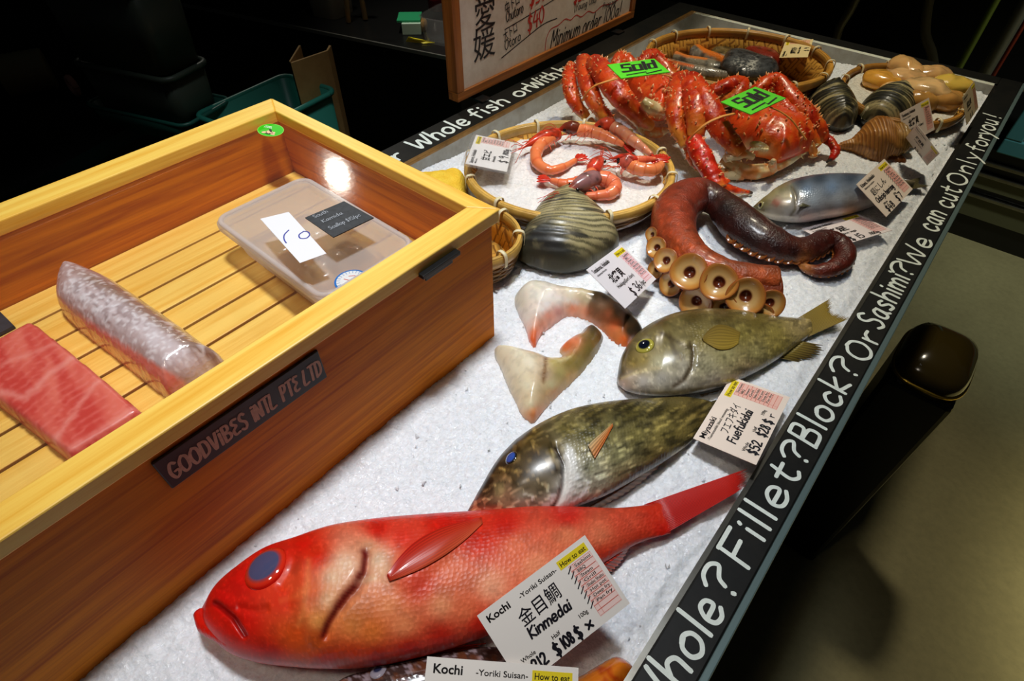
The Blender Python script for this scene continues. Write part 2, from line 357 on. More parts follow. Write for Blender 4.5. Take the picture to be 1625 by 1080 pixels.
def ribbon(P, w, curve=True):
    """flat marker stroke along a 2-D polyline: vertices and faces"""
    P = np.asarray(P, float)
    if curve and len(P) > 2: P = catmull(P, 6 * len(P))
    T = np.gradient(P, axis=0); T /= np.linalg.norm(T, axis=1)[:, None] + 1e-9; Nn = np.stack([-T[:, 1], T[:, 0]], 1)
    P = np.vstack([P[:1] - T[:1] * w * .38, P, P[-1:] + T[-1:] * w * .38]); Nn = np.vstack([Nn[:1], Nn, Nn[-1:]])
    hw = np.full(len(P), w / 2); hw[0] *= .6; hw[-1] *= .6
    V = np.vstack([P - Nn * hw[:, None], P + Nn * hw[:, None]]); n = len(P)
    return V, [(i, i + 1, n + i + 1, n + i) for i in range(n - 1)]
def handwrite(mb, s, org, U, Vv, size, w, wid=None, gap=0.9, lift=0.0, nrm=None, slant=0.0, c=None):
    """writes s on the plane (org, U, Vv); size = height of a capital; wid squeezes the line to that width"""
    st, tw = strokes(s, gap); k = size / 7.0; kx = wid / tw if wid else k
    org = np.asarray(org, float); U = np.asarray(U, float); Vv = np.asarray(Vv, float); nrm = np.cross(U, Vv) if nrm is None else nrm
    for q, P in enumerate(st):
        P = np.stack([P[:, 0] * kx + P[:, 1] * k * slant, P[:, 1] * k], 1); V2, F = ribbon(P, w)
        mb.add(org + V2[:, :1] * U + V2[:, 1:] * Vv + nrm * (lift + 0.00001 * q + np.tile(np.linspace(0, 0.00004, len(V2) // 2), 2)[:, None]), F, c=c, smooth=False)
def lines(mb, L, org, U, Vv, w, nrm=None, lift=0.0, c=None, curve=True, k=1.0):
    nrm = np.cross(U, Vv) if nrm is None else nrm
    for q, P in enumerate(L):
        V2, F = ribbon(np.array(P, float) * k, w, curve); mb.add(org + V2[:, :1] * U + V2[:, 1:] * Vv + nrm * (lift + 0.00001 * q + np.tile(np.linspace(0, 0.00004, len(V2) // 2), 2)[:, None]), F, c=c, smooth=False)
_TX = {}
def typeset(mb, s, org, U, Vv, size, bold=0.0, wid=None, lift=0.0, nrm=None, c=None, align='LEFT'):
    """printed lettering with the built-in face"""
    key = (s, bold)
    if key not in _TX:
        cu = bpy.data.curves.new('lettering', 'FONT'); cu.body = s; cu.size = 1.0; cu.offset = bold; cu.resolution_u = 3; cu.fill_mode = 'FRONT'
        o = bpy.data.objects.new('lettering', cu); col.objects.link(o); bpy.context.view_layer.update()
        me = bpy.data.meshes.new_from_object(o.evaluated_get(bpy.context.evaluated_depsgraph_get()))
        _TX[key] = (np.array([v.co[:2] for v in me.vertices]).reshape(-1, 2), [tuple(p.vertices) for p in me.polygons])
        bpy.data.objects.remove(o); bpy.data.meshes.remove(me); bpy.data.curves.remove(cu)
    V2, F = _TX[key]
    if not len(V2): return
    V2 = V2 * size
    if wid: V2 = (V2 - [V2[:, 0].min(), 0]) * [wid / np.ptp(V2[:, 0]), 1]
    if align == 'CENTER': V2 = V2 - [(V2[:, 0].min() + V2[:, 0].max()) / 2, 0]
    nrm = np.cross(U, Vv) if nrm is None else nrm
    mb.add(np.asarray(org) + V2[:, :1] * U + V2[:, 1:] * Vv + nrm * lift, F, c=c, smooth=False)
# ------------------------------------------------------------------ the setting: shop floor, dark walls
def struct(name, mb, m, **k):
    o = mesh_obj(name, mb, m, **k); o['kind'] = 'structure'; return o
m_floor = mat('floor_vinyl', rgb(150, 142, 105), rough=0.75, spec=0.1, mott=[(3.0, 0.5, rgb(120, 112, 80)), (60.0, 0.25, rgb(100, 95, 72))])
m_dark = mat('dark_wall', rgb(16, 17, 17), rough=0.7)
FZ = -0.85
struct('floor', MB().box((-3.2, -1.6, FZ - 0.05), (3.2, 4.2, FZ)), m_floor)
struct('wall_back', MB().box((-3.2, 4.2, FZ - 0.05), (3.2, 4.3, 2.4)), m_dark)
struct('wall_left', MB().box((-3.3, -1.6, FZ - 0.05), (-3.2, 4.3, 2.4)), m_dark)

# ------------------------------------------------------------------ counter that holds the ice
X0, X1, YN, YF, ZR = -0.604, -0.005, -0.62, 1.357, 0.02
m_board = mat('chalkboard', rgb(17, 18, 17), rough=0.5, spec=0.25, mott=[(35.0, 0.55, rgb(34, 32, 27)), (220.0, 0.3, rgb(9, 9, 9))], bumps=[('noise', 300, 0.15, 0.0004)])
m_steel = mat('steel', rgb(150, 148, 140), rough=0.28, metal=1.0, mott=(30.0, 0.5, rgb(110, 100, 85)))
m_chrome = mat('rail_strip', rgb(104, 124, 124), rough=0.35, metal=0.35)
m_body = mat('counter_body', rgb(30, 31, 26), rough=0.6)
m_chalk = mat('white_marker', rgb(232, 240, 232), rough=0.6, mott=(180.0, 0.25, rgb(165, 172, 165)))
ct = thing('display_counter', 'long black-edged fish counter filled with crushed ice, handwriting on its rims', 'counter', (-0.31, 0.35, FZ))
mesh_obj('base_cabinet', MB().box((-0.655, YN + 0.02, FZ), (0.028, YF + 0.03, -0.06)), m_body, ct, bevel=0.004)
tr = MB()
tr.box((X0 - 0.004, YN, -0.06), (X0, YF, ZR - 0.002)); tr.box((X1, YN, -0.06), (X1 + 0.004, YF, ZR - 0.002)); tr.box((X0, YF, -0.06), (X1, YF + 0.004, ZR + 0.001)); tr.box((X0 - 0.004, YN, -0.06), (X1 + 0.004, YF + 0.004, -0.055))
mesh_obj('steel_tray', tr, m_steel, ct)
rr = mesh_obj('right_rim', MB().box((X1 + 0.004, YN, -0.06), (0.033, YF + 0.04, ZR)), m_board, ct, bevel=0.0015)
mesh_obj('metal_strip', MB().box((0.033, YN, -0.055), (0.0385, YF + 0.04, ZR - 0.0005)), m_chrome, ct, bevel=0.001)
lr = mesh_obj('left_rim', MB().box((-0.660, YN, -0.06), (X0 - 0.004, YF + 0.04, ZR)), m_board, ct, bevel=0.0015)
mesh_obj('far_rim', MB().box((X0 - 0.004, YF + 0.004, -0.06), (X1 + 0.004, YF + 0.04, ZR)), m_board, ct, bevel=0.0015)
mesh_obj('near_rim', MB().box((-0.660, YN - 0.04, -0.06), (0.0385, YN, ZR)), m_board, ct, bevel=0.0015)
m_lip = mat('brass_lip', rgb(150, 112, 60), rough=0.4, metal=0.7, mott=(25.0, 0.6, rgb(60, 40, 22)))
mesh_obj('tray_lip', MB().box((X0 - 0.004, YN, ZR - 0.004), (X0 + 0.0035, YF, ZR + 0.0012)), m_lip, ct, bevel=0.0008)
mesh_obj('bright_edge', MB().box((X0, YF - 0.0015, ZR - 0.003), (X1, YF + 0.003, ZR + 0.0015)), mat('polished_edge', rgb(235, 235, 215), rough=0.18, metal=1.0), ct, bevel=0.0006)
# handwriting on the right rim: word, photo pixels of its first and last stroke along the rim
UY = np.array([0, 1.0, 0]); UXn = np.array([-1.0, 0, 0]); ZU = np.array([0, 0, 1.0])
def rim_words(par, items, xb, cap, w):
    for s, (ax, ay), (bx, by), kk, dx in items:
        ya, yb = PX(ax, ay, ZR)[1], PX(bx, by, ZR)[1]
        mb = MB(); handwrite(mb, s, (xb + dx, ya, ZR + 0.0003), UY, UXn, cap * kk, w * (0.75 + 0.25 * kk), wid=yb - ya, nrm=ZU, slant=0.06); mesh_obj('word', mb, m_chalk, par)
rim_words(rr, [('Whole', (1000, 1128), (1128, 950), 1.0, 0), ('?', (1131, 942), (1153, 903), .95, 0), ('Fillet', (1166, 893), (1262, 745), 1.0, 0), ('?', (1262, 738), (1282, 712), .85, -.001),
               ('Block', (1280, 705), (1342, 606), 1.0, 0), ('?', (1338, 600), (1356, 575), .95, 0), ('Or', (1366, 573), (1393, 533), .95, .003), ('Sashimi', (1392, 522), (1437, 440), 1.02, 0),
               ('?', (1443, 444), (1453, 424), .9, 0), ('We', (1455, 424), (1480, 382), .95, .002), ('can', (1488, 370), (1503, 340), 1.1, .001), ('cut', (1503, 330), (1520, 300), 1.05, .003),
               ('Only', (1528, 297), (1556, 246), .95, .003), ('for', (1553, 240), (1564, 216), .95, .003), ('you', (1568, 216), (1580, 192), 1.1, .002), ('!', (1585, 190), (1587, 184), 1.0, .002)], 0.0265, 0.0245, 0.0034)
rim_words(lr, [('or', (606, 262), (640, 248), .9, 0), ('Whole', (655, 233), (738, 190), 1.05, 0), ('fish', (748, 184), (800, 158), 1.0, 0), ('or', (813, 151), (838, 137), 1.0, 0), ('With', (838, 137), (884, 117), 1.0, 0), ('head', (890, 114), (938, 91), 1.0, 0)], -0.619, 0.032, 0.0048)

# ------------------------------------------------------------------ crushed ice
def zice(x, y):
    x = np.asarray(x, float); y = np.asarray(y, float)
    return 0.012 * sm(-0.30, -0.08, x) * sm(0.15, 0.4, y) - 0.016 * sm(-0.5, -0.6, x) * sm(0.45, 0.7, y) - 0.010 * sm(1.24, 1.35, y) - 0.004 * sm(-0.02, -0.006, x)
def ice_mat(name, tint=rgb(238, 241, 246), crystal=420.0, st=0.6):
    m, nt, b = _nodes(name); L = nt.links.new
    tc = N(nt, 'ShaderNodeTexCoord'); co = tc.outputs['Object']
    v = N(nt, 'ShaderNodeTexVoronoi', Scale=crystal); L(co, v.inputs['Vector'])
    n = N(nt, 'ShaderNodeTexNoise', Scale=190.0, Detail=5.0, Roughness=0.7); L(co, n.inputs['Vector'])
    a = N(nt, 'ShaderNodeMath', operation='MULTIPLY_ADD'); L(v.outputs['Distance'], a.inputs[0]); a.inputs[1].default_value = 0.5; L(n.outputs['Fac'], a.inputs[2])
    bp = N(nt, 'ShaderNodeBump', Strength=st, Distance=0.0014); L(a.outputs[0], bp.inputs['Height']); L(bp.outputs[0], b.inputs['Normal'])
    # grains differ a little in clearness
    cr = N(nt, 'ShaderNodeValToRGB'); L(n.outputs['Fac'], cr.inputs[0]); e = cr.color_ramp.elements
    e[0].position = 0.33; e[0].color = (*[c * 0.86 for c in tint], 1); e[1].position = 0.62; e[1].color = (*tint, 1); L(cr.outputs[0], b.inputs['Base Color'])
    sp = N(nt, 'ShaderNodeSeparateColor'); L(v.outputs['Color'], sp.inputs[0])
    r = N(nt, 'ShaderNodeMapRange'); L(sp.outputs[0], r.inputs['Value']); r.inputs['To Min'].default_value = 0.12; r.inputs['To Max'].default_value = 0.65; L(r.outputs[0], b.inputs['Roughness'])
    b.inputs['Specular IOR Level'].default_value = 0.6; b.inputs['Subsurface Weight'].default_value = 0.35
    b.inputs['Subsurface Radius'].default_value = (0.006, 0.007, 0.008); b.inputs['Subsurface Scale'].default_value = 1.0
    return m
m_ice = ice_mat('crushed_ice')
nx, ny = 300, 960
gx = np.linspace(X0 - 0.001, X1 + 0.001, nx); gy = np.linspace(YN + 0.001, YF - 0.001, ny)
GX, GY = np.meshgrid(gx, gy, indexing='ij'); q = np.stack([GX.ravel(), GY.ravel()], 1)
z = zice(q[:, 0], q[:, 1]) + 0.006 * (fbm(q, 14, 3, 3) - 0.5) + 0.0035 * (fbm(q, 110, 11, 3) - 0.5) + 0.0022 * (np.random.default_rng(3).random(len(q)) - 0.5)
mb = MB(); mb.add(np.column_stack([q, z]), grid_faces(nx, ny), uv=q)
n0 = mb.n
# loose grains lying on the bed
g = mb; rr_ = np.random.default_rng(5)
for i in range(900):
    x, y = rr_.uniform(X0 + 0.01, X1 - 0.006), rr_.uniform(0.0, YF - 0.01); s = rr_.uniform(0.0007, 0.0018)
    V = rr_.uniform(-1, 1, (6, 3)) * s + np.array([[1,0,0],[-1,0,0],[0,1,0],[0,-1,0],[0,0,1],[0,0,-1]]) * s
    g.add(V + [x, y, zice(x, y) + s * 0.6 + 0.001], [(0,2,4),(2,1,4),(1,3,4),(3,0,4),(2,0,5),(1,2,5),(3,1,5),(0,3,5)], smooth=False)
ice = mesh_obj('crushed_ice', mb, m_ice, origin=(-0.3, 0.5, 0))
tag(ice, 'bed of white crushed ice filling the counter', 'ice', kind='stuff')
# ------------------------------------------------------------------ wooden display box
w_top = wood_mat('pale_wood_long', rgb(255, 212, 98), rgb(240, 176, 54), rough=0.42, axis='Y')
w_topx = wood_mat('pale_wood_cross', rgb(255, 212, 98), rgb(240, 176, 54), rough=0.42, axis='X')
w_side = wood_mat('box_wall_wood_shaded', rgb(226, 134, 6), rgb(172, 80, 1), rough=0.6, spec=0.22, axis='Y')  # wall shade is put into a deeper orange than the frame's wood
w_sidex = wood_mat('box_end_wood_shaded', rgb(226, 134, 6), rgb(172, 80, 1), rough=0.6, spec=0.22, axis='X')
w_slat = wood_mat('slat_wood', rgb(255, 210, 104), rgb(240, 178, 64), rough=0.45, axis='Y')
BX0, BX1, BY0, BY1, BZ = -0.634, -0.287, -0.56, 0.326, 0.160
IX0, IX1, IY0, IY1 = -0.603, -0.3115, -0.535, 0.3095
FT = 0.013
bx = thing('wooden_display_box', 'pale wooden box with a clear lid standing on the ice', 'box', (-0.46, -0.1, 0))
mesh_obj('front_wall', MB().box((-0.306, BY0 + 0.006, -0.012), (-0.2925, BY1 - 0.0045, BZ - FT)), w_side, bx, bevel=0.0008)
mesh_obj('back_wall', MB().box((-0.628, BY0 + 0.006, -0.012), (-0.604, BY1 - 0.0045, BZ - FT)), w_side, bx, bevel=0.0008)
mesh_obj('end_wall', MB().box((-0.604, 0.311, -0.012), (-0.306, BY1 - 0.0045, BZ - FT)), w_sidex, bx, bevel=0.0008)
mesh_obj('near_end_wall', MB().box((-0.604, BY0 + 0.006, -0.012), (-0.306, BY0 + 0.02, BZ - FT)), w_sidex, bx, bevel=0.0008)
def mitre(name, a, b, c, d, m):
    mesh_obj(name, MB().prism([a, b, c, d], BZ - FT, BZ), m, bx, bevel=0.0012)
mitre('frame_front', (BX1, BY0), (BX1, BY1), (IX1, IY1), (IX1, IY0), w_top)
mitre('frame_back', (BX0, BY1), (BX0, BY0), (IX0, IY0), (IX0, IY1), w_top)
mitre('frame_end', (BX1, BY1), (BX0, BY1), (IX0, IY1), (IX1, IY1), w_topx)
mitre('frame_near_end', (BX0, BY0), (BX1, BY0), (IX1, IY0), (IX0, IY0), w_topx)
ZS = 0.085
sl = MB(); e = [-0.604, -0.562, -0.524, -0.4875, -0.4525, -0.418, -0.383, -0.348, -0.306]
for a, b in zip(e[:-1], e[1:]): sl.box((a + 0.0017, BY0 + 0.02, ZS - 0.008), (b - 0.0017, 0.311, ZS))
mesh_obj('slatted_floor', sl, w_slat, bx, bevel=0.0006)
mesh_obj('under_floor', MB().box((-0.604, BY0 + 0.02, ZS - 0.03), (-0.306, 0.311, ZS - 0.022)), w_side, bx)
def clear_mat(name, tint, gloss=0.03, refl=0.09, haze=0.0, hz=rgb(235, 235, 235)):
    """clear plastic sheet: straight through, with a soft sheen"""
    m = bpy.data.materials.new(name); m.use_nodes = True; nt = m.node_tree; nt.nodes.clear(); L = nt.links.new
    out = N(nt, 'ShaderNodeOutputMaterial'); t = N(nt, 'ShaderNodeBsdfTransparent'); t.inputs[0].default_value = (*tint, 1)
    gl = N(nt, 'ShaderNodeBsdfGlossy', Roughness=gloss); fr = N(nt, 'ShaderNodeFresnel', IOR=1.45)
    tc = N(nt, 'ShaderNodeTexCoord'); no = N(nt, 'ShaderNodeTexNoise', Scale=160.0, Detail=4.0); L(tc.outputs['Object'], no.inputs['Vector'])
    bp = N(nt, 'ShaderNodeBump', Strength=0.05, Distance=0.0006); L(no.outputs['Fac'], bp.inputs['Height']); L(bp.outputs[0], gl.inputs['Normal'])
    mx = N(nt, 'ShaderNodeMixShader'); mu = N(nt, 'ShaderNodeMath', operation='MULTIPLY'); mu.inputs[1].default_value = refl / 0.09; L(fr.outputs[0], mu.inputs[0]); bf = N(nt, 'ShaderNodeNewGeometry'); iv = N(nt, 'ShaderNodeMath', operation='SUBTRACT'); iv.inputs[0].default_value = 1.0; L(bf.outputs['Backfacing'], iv.inputs[1]); m3 = N(nt, 'ShaderNodeMath', operation='MULTIPLY'); L(mu.outputs[0], m3.inputs[0]); L(iv.outputs[0], m3.inputs[1]); L(m3.outputs[0], mx.inputs[0]); L(t.outputs[0], mx.inputs[1]); L(gl.outputs[0], mx.inputs[2]); fin = mx.outputs[0]
    if haze:
        di = N(nt, 'ShaderNodeBsdfTranslucent'); di.inputs[0].default_value = (*hz, 1); d2 = N(nt, 'ShaderNodeBsdfDiffuse'); d2.inputs[0].default_value = (*hz, 1)
        ms = N(nt, 'ShaderNodeMixShader'); ms.inputs[0].default_value = 0.5; L(di.outputs[0], ms.inputs[1]); L(d2.outputs[0], ms.inputs[2])
        m2 = N(nt, 'ShaderNodeMixShader'); m2.inputs[0].default_value = haze; L(fin, m2.inputs[1]); L(ms.outputs[0], m2.inputs[2]); fin = m2.outputs[0]
    L(fin, out.inputs[0]); return m
m_lid = clear_mat('clear_acrylic', (0.985, 0.985, 0.985), gloss=0.085, refl=0.06, haze=0.01)
lid = mesh_obj('clear_lid', MB().box((IX0 + 0.0004, IY0, 0.1492), (IX1 - 0.0004, IY1 - 0.0003, 0.1512)), m_lid, bx)
# sticker on the lid's corner: green oval, person with raised thumbs, two lines too small to read
st = MB(); cc = np.array([-0.5845, 0.2885]); t = np.arange(40) * 2 * math.pi / 40
st.prism(cc + np.stack([0.0165 * np.cos(t), 0.0125 * np.sin(t)], 1), 0.1512, 0.1515, c=(.55, .95, .35)); st.prism(cc + np.stack([0.0158 * np.cos(t), 0.0119 * np.sin(t)], 1), 0.1512, 0.1516, c=(.18, .78, .08))
def blob(x, y, rx, ry, c, z, a=0):
    p = np.stack([rx * np.cos(t), ry * np.sin(t)], 1); p = p @ np.array([[math.cos(a), math.sin(a)], [-math.sin(a), math.cos(a)]])
    st.prism(cc + np.array([x, y]) + p, 0.1512, z, c=c)
skin = (.95, .78, .62)
blob(.0035, -.0038, .0045, .0032, skin, .1517); blob(-.0005, -.0075, .003, .002, skin, .1517, .6); blob(.0085, -.002, .0024, .0018, skin, .1517, -.5); blob(.0095, -.0045, .004, .0013, skin, .1517, .2)
blob(.0015, -.001, .0042, .0013, (.05, .08, .06), .1518, -.35); blob(.005, -.0072, .0036, .0009, (.03, .06, .03), .1518, .3)
for k, (y, w) in enumerate([(.0058, .0085), (.0034, .0105)]):
    lines(st, [np.stack([np.linspace(-.011, -.011 + w, 30), y + .0007 * np.sin(np.arange(30) * 2.1) + .0006 * np.sin(np.arange(30) * 5.3 + k)], 1)], np.array([*cc, .1518]), np.array([.94, .34, 0]), np.array([-.34, .94, 0]), .0006, nrm=ZU, c=(.8, 1, .75))
m_vc = mat('printed_card', None, rough=0.45, spec=0.4)
mesh_obj('round_sticker', st, m_vc, lid)
m_blk = mat('black_plastic', rgb(18, 18, 18), rough=0.35)
pl = MB(); pl.box((-0.2885, 0.226, 0.1458), (-0.2815, 0.2695, 0.1498)); pl.box((-0.2875, 0.232, 0.138), (-0.286, 0.264, 0.1475))
mesh_obj('lid_pull', pl, m_blk, bx, bevel=0.0006)
# name board on the front wall
sg = MB(); sg.box((-0.2925, 0.0015, 0.1085), (-0.2902, 0.1265, 0.139)); mesh_obj('name_board', sg, mat('name_board_black', rgb(13, 13, 14), rough=0.5), bx, bevel=0.0008)
sgo = bpy.data.objects['name_board']; tx = MB()
handwrite(tx, 'GOODViBGS iNTL PTG LTD'.replace('i', 'I'), (-0.2900, 0.0055, 0.1165), UY, ZU, 0.0155, 0.0027, wid=0.117, gap=0.75, space=2.0) if False else None
def signword(s, y0, y1):
    handwrite(tx, s, (-0.2900, y0, 0.1155), UY, ZU, 0.0150, 0.0022, wid=y1 - y0, gap=1.1, nrm=np.array([1.0, 0, 0]), slant=0.08)
signword('GOODVIBES', 0.0055, 0.0605); signword('INTL', 0.0655, 0.0835); signword('PTE', 0.0890, 0.1035); signword('LTD', 0.1085, 0.1235)
mesh_obj('sign_lettering', tx, mat('sign_letters', rgb(205, 165, 140), rough=0.6, mott=(300, 0.4, rgb(150, 105, 85))), sgo)
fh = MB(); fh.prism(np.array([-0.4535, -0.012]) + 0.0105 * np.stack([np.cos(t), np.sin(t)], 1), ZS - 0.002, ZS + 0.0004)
mesh_obj('finger_hole_disc', fh, mat('finger_hole_shadow', rgb(92, 72, 52), rough=0.7, mott=(200, .5, rgb(60, 48, 36))), bx)  # flat dark disc; the shade inside the hole is its colour
# ------------------------------------------------------------------ whole fish
class Surf:
    def __init__(s, V, F): s.b = BVHTree.FromPolygons([Vector(v) for v in V], F)
    def ray(s, x, y):
        p = PX(x, y, 0); d = Vector(p - CAM).normalized(); h = s.b.ray_cast(Vector(CAM), d)
        if h[0] is None:
            h = s.b.find_nearest(Vector(PX(x, y, 0.02)))
        n = np.array(h[1]); l = np.array(h[0])
        if n @ (CAM - l) < 0: n = -n
        return l, n
def idw(Q, S, p=3.0, eps=6.0):
    S = np.asarray(S, float); d = np.linalg.norm(Q[:, None] - S[None, :, :2], axis=2) + eps
    w = d ** -p; return (w @ S[:, 2:5]) / w.sum(1)[:, None] / 255.0
def fish_body(st, th, lift=0.4, nu=170, nv=56, base=0.0, sink=0.0):
    """st: (back, belly) outline pairs from snout to tail; th: half thickness at each. Returns vertices, faces, uv, u, s"""
    st = np.array(st, float); th = np.array(th, float); tm = th.max()
    hz = np.array([0.55 * t + lift * tm for t in th]) + base - sink
    D = np.array([PX(*a[0], h) for a, h in zip(st, hz)]); B = np.array([PX(*a[1], h) for a, h in zip(st, hz)])
    A = catmull(np.column_stack([D, B, th, hz]), nu)
    D, B, th, hz = A[:, :3], A[:, 3:6], np.maximum(A[:, 6], 0.0008), A[:, 7]
    mid = (D + B) / 2; e = (D - B) / 2; a = np.linalg.norm(e[:, :2], axis=1); e = e / (a[:, None] + 1e-9)
    view = CAM - mid; tv = np.abs(np.sum(view * e, 1)) / np.maximum(view[:, 2], 0.05)
    a = np.sqrt(np.maximum(a ** 2 - (0.92 * th * tv) ** 2, (0.55 * a) ** 2))
    t = np.arange(nv) * 2 * math.pi / nv; c, s = np.cos(t), np.sin(t)
    pw = 0.85
    cc = np.sign(c) * np.abs(c) ** pw; ss = np.sign(s) * np.abs(s) ** 1.0
    ss = np.where(ss < 0, ss * 0.88, ss)
    V = mid[:, None] + (a[:, None] * cc[None])[:, :, None] * e[:, None] + (th[:, None] * ss[None])[:, :, None] * np.array([0, 0, 1.0])
    L = np.concatenate([[0], np.cumsum(np.linalg.norm(np.diff(mid, axis=0), axis=1))])
    uv = np.stack([np.broadcast_to(L[:, None], (nu, nv)), (a[:, None] * cc[None])], 2).reshape(-1, 2)
    F = grid_faces(nu, nv, wrapv=True); F += [tuple(range(nv))[::-1], tuple(range((nu - 1) * nv, nu * nv))]
    u = np.repeat(np.linspace(0, 1, nu), nv); sv = np.tile(cc, nu); up = np.tile(ss, nu)
    return V.reshape(-1, 3), F, uv, u, sv, up
def groove(V, up, Q, poly, w, depth, side=None):
    d, f = dist_poly(Q, poly); k = np.exp(-(d / w) ** 2) * np.clip(up * 1.6, 0, 1) * sm(0, .12, f) * sm(1, .88, f)
    V[:, 2] -= depth * k; return d
def bulge(V, up, Q, poly, soft, h):
    V[:, 2] += h * region(Q, poly, soft) * np.clip(up * 1.6, 0, 1)
def fin(parent, name, base, tip, m, c0, c1, rays=14, th=0.0007, jag=0.15, seed=0, sub=6, mid=None):
    """webbed fin between a base line and a tip line, given as (x, y, height) along photograph rays"""
    r = np.random.default_rng(seed); n = rays * 4 + 1
    Bq = catmull([PX(*p) for p in base], n); Tq = catmull([PX(*p) for p in tip], n)
    k = np.arange(n); ph = np.abs(((k / 4.0) % 1) - 0.5) * 2          # 1 on a ray, 0 between
    jg = 1 - jag * (1 - ph) - jag * 0.6 * np.repeat(r.random(rays + 1), 4)[:n]
    t = np.linspace(0, 1, sub)
    top = Bq[:, None] + (Tq - Bq)[:, None] * (t[None, :, None] * jg[:, None, None])
    if mid is not None: top[:, :, 2] += mid * np.sin(t * math.pi)[None]
    nr = np.cross(Tq[n // 2] - Bq[n // 2], Bq[-1] - Bq[0]); nr /= np.linalg.norm(nr) + 1e-9
    if nr[2] < 0: nr = -nr
    hgt = (th * (0.5 + 0.9 * ph))[:, None] * (1 - 0.6 * t)[None]
    Vt = top + hgt[:, :, None] * nr; Vb = top - 0.3 * th * nr
    V = np.vstack([Vt.reshape(-1, 3), Vb.reshape(-1, 3)]); m_ = n * sub
    F0 = grid_faces(n, sub); F = F0 + [tuple(i + m_ for i in f[::-1]) for f in F0]
    rim = [i * sub for i in range(n)] + [(n - 1) * sub + j for j in range(1, sub)] + [i * sub + sub - 1 for i in range(n - 2, -1, -1)] + [j for j in range(sub - 2, 0, -1)]
    F += [(rim[i], rim[(i + 1) % len(rim)], rim[(i + 1) % len(rim)] + m_, rim[i] + m_) for i in range(len(rim))]
    tt = np.tile(t, n); pp = np.repeat(ph, sub)
    C = mix(np.array(c0) / 255, np.array(c1) / 255, tt) * (0.72 + 0.28 * pp)[:, None]
    mb = MB(); mb.add(V, F, c=np.vstack([C, C]), uv=V[:, :2]); return mesh_obj(name, mb, m, parent)
def laid_fin(parent, S, name, upper, lower, m, c0, c1, lift=.0012, n=40, m_=22, rays=9, camber=.0014):
    """soft fin lying against the flank between two photograph outlines"""
    A, B = catmull(np.array(upper, float), n), catmull(np.array(lower, float), n); t = np.linspace(0, 1, m_); V = []
    for i in range(n):
        for k in t:
            p = A[i] * (1 - k) + B[i] * k; l, nn = S.ray(*p); v = CAM - l; v /= np.linalg.norm(v); V.append(l + v * (lift + camber * math.sin(math.pi * k) * (1 - (i / n) ** 2) + .0004 * math.cos(k * rays * 2 * math.pi)))
    V = np.array(V); F0 = grid_faces(n, m_); q = len(V); V2 = V - (CAM - V) / np.linalg.norm(CAM - V, axis=1)[:, None] * .0012
    rim = [i * m_ for i in range(n)] + [(n - 1) * m_ + j for j in range(1, m_)] + [i * m_ + m_ - 1 for i in range(n - 2, -1, -1)] + [j for j in range(m_ - 2, 0, -1)]
    F = F0 + [tuple(i + q for i in f[::-1]) for f in F0] + [(rim[i], rim[(i + 1) % len(rim)], rim[(i + 1) % len(rim)] + q, rim[i] + q) for i in range(len(rim))]
    uu = np.repeat(np.linspace(0, 1, n), m_); kk = np.tile(t, n); C = mix(np.array(c0) / 255, np.array(c1) / 255, np.clip(kk * .8 + uu * .3, 0, 1)) * (.88 + .12 * np.cos(kk * rays * 2 * math.pi))[:, None]
    mb = MB(); mb.add(np.vstack([V, V2]), F, c=np.vstack([C, C]), uv=np.vstack([V, V2])[:, :2]); return mesh_obj(name, mb, m, parent)
m_eye = mat('fish_eye', None, rough=0.08, spec=0.8, coat=0.6, coatr=0.03)
def eye(parent, S, x, y, r, iris, pupil, pr=0.62, squash=0.45, ring=None, name='eye'):
    l, n = S.ray(x, y); n = n / np.linalg.norm(n); a = np.cross(n, [0.3, 1, 0.2]); a /= np.linalg.norm(a); b = np.cross(n, a); M = np.stack([a, b, n], 1)
    mb = MB()
    def cf(U, V):
        d = np.linalg.norm(U[:, :2], axis=1); c = mix(np.array(pupil) / 255, np.array(iris) / 255, sm(pr - .05, pr + .05, d))
        if ring is not None: c = mix(c, np.array(ring) / 255, sm(.86, .95, d))
        return c
    ellipsoid(mb, l - n * r * squash * 0.45, (r, r, r * squash), 24, 28, M=M, cfun=cf); return mesh_obj(name, mb, m_eye, parent)
def skin(name, rough, sc, st, coat=0.3, spec=0.5, sss=0.0, metal=0.0, dist=0.0007):
    return mat(name, None, rough=rough, spec=spec, coat=coat, coatr=0.16, metal=metal, sss=sss, bumps=[('scales', sc, st, dist), ('noise', 90, 0.12, 0.001)], uv=True)
def dark_lines(C, Q, up, items):
    for poly, w, colr, k in items:
        d, f = dist_poly(Q, poly); t = np.exp(-(d / w) ** 2) * k * np.clip(up * 2 + .3, 0, 1) * sm(0, .08, f) * sm(1, .92, f); C = mix(C, np.array(colr) / 255, t)
    return C
m_fin = mat('fin_membrane', None, rough=0.35, spec=0.5, coat=0.2)

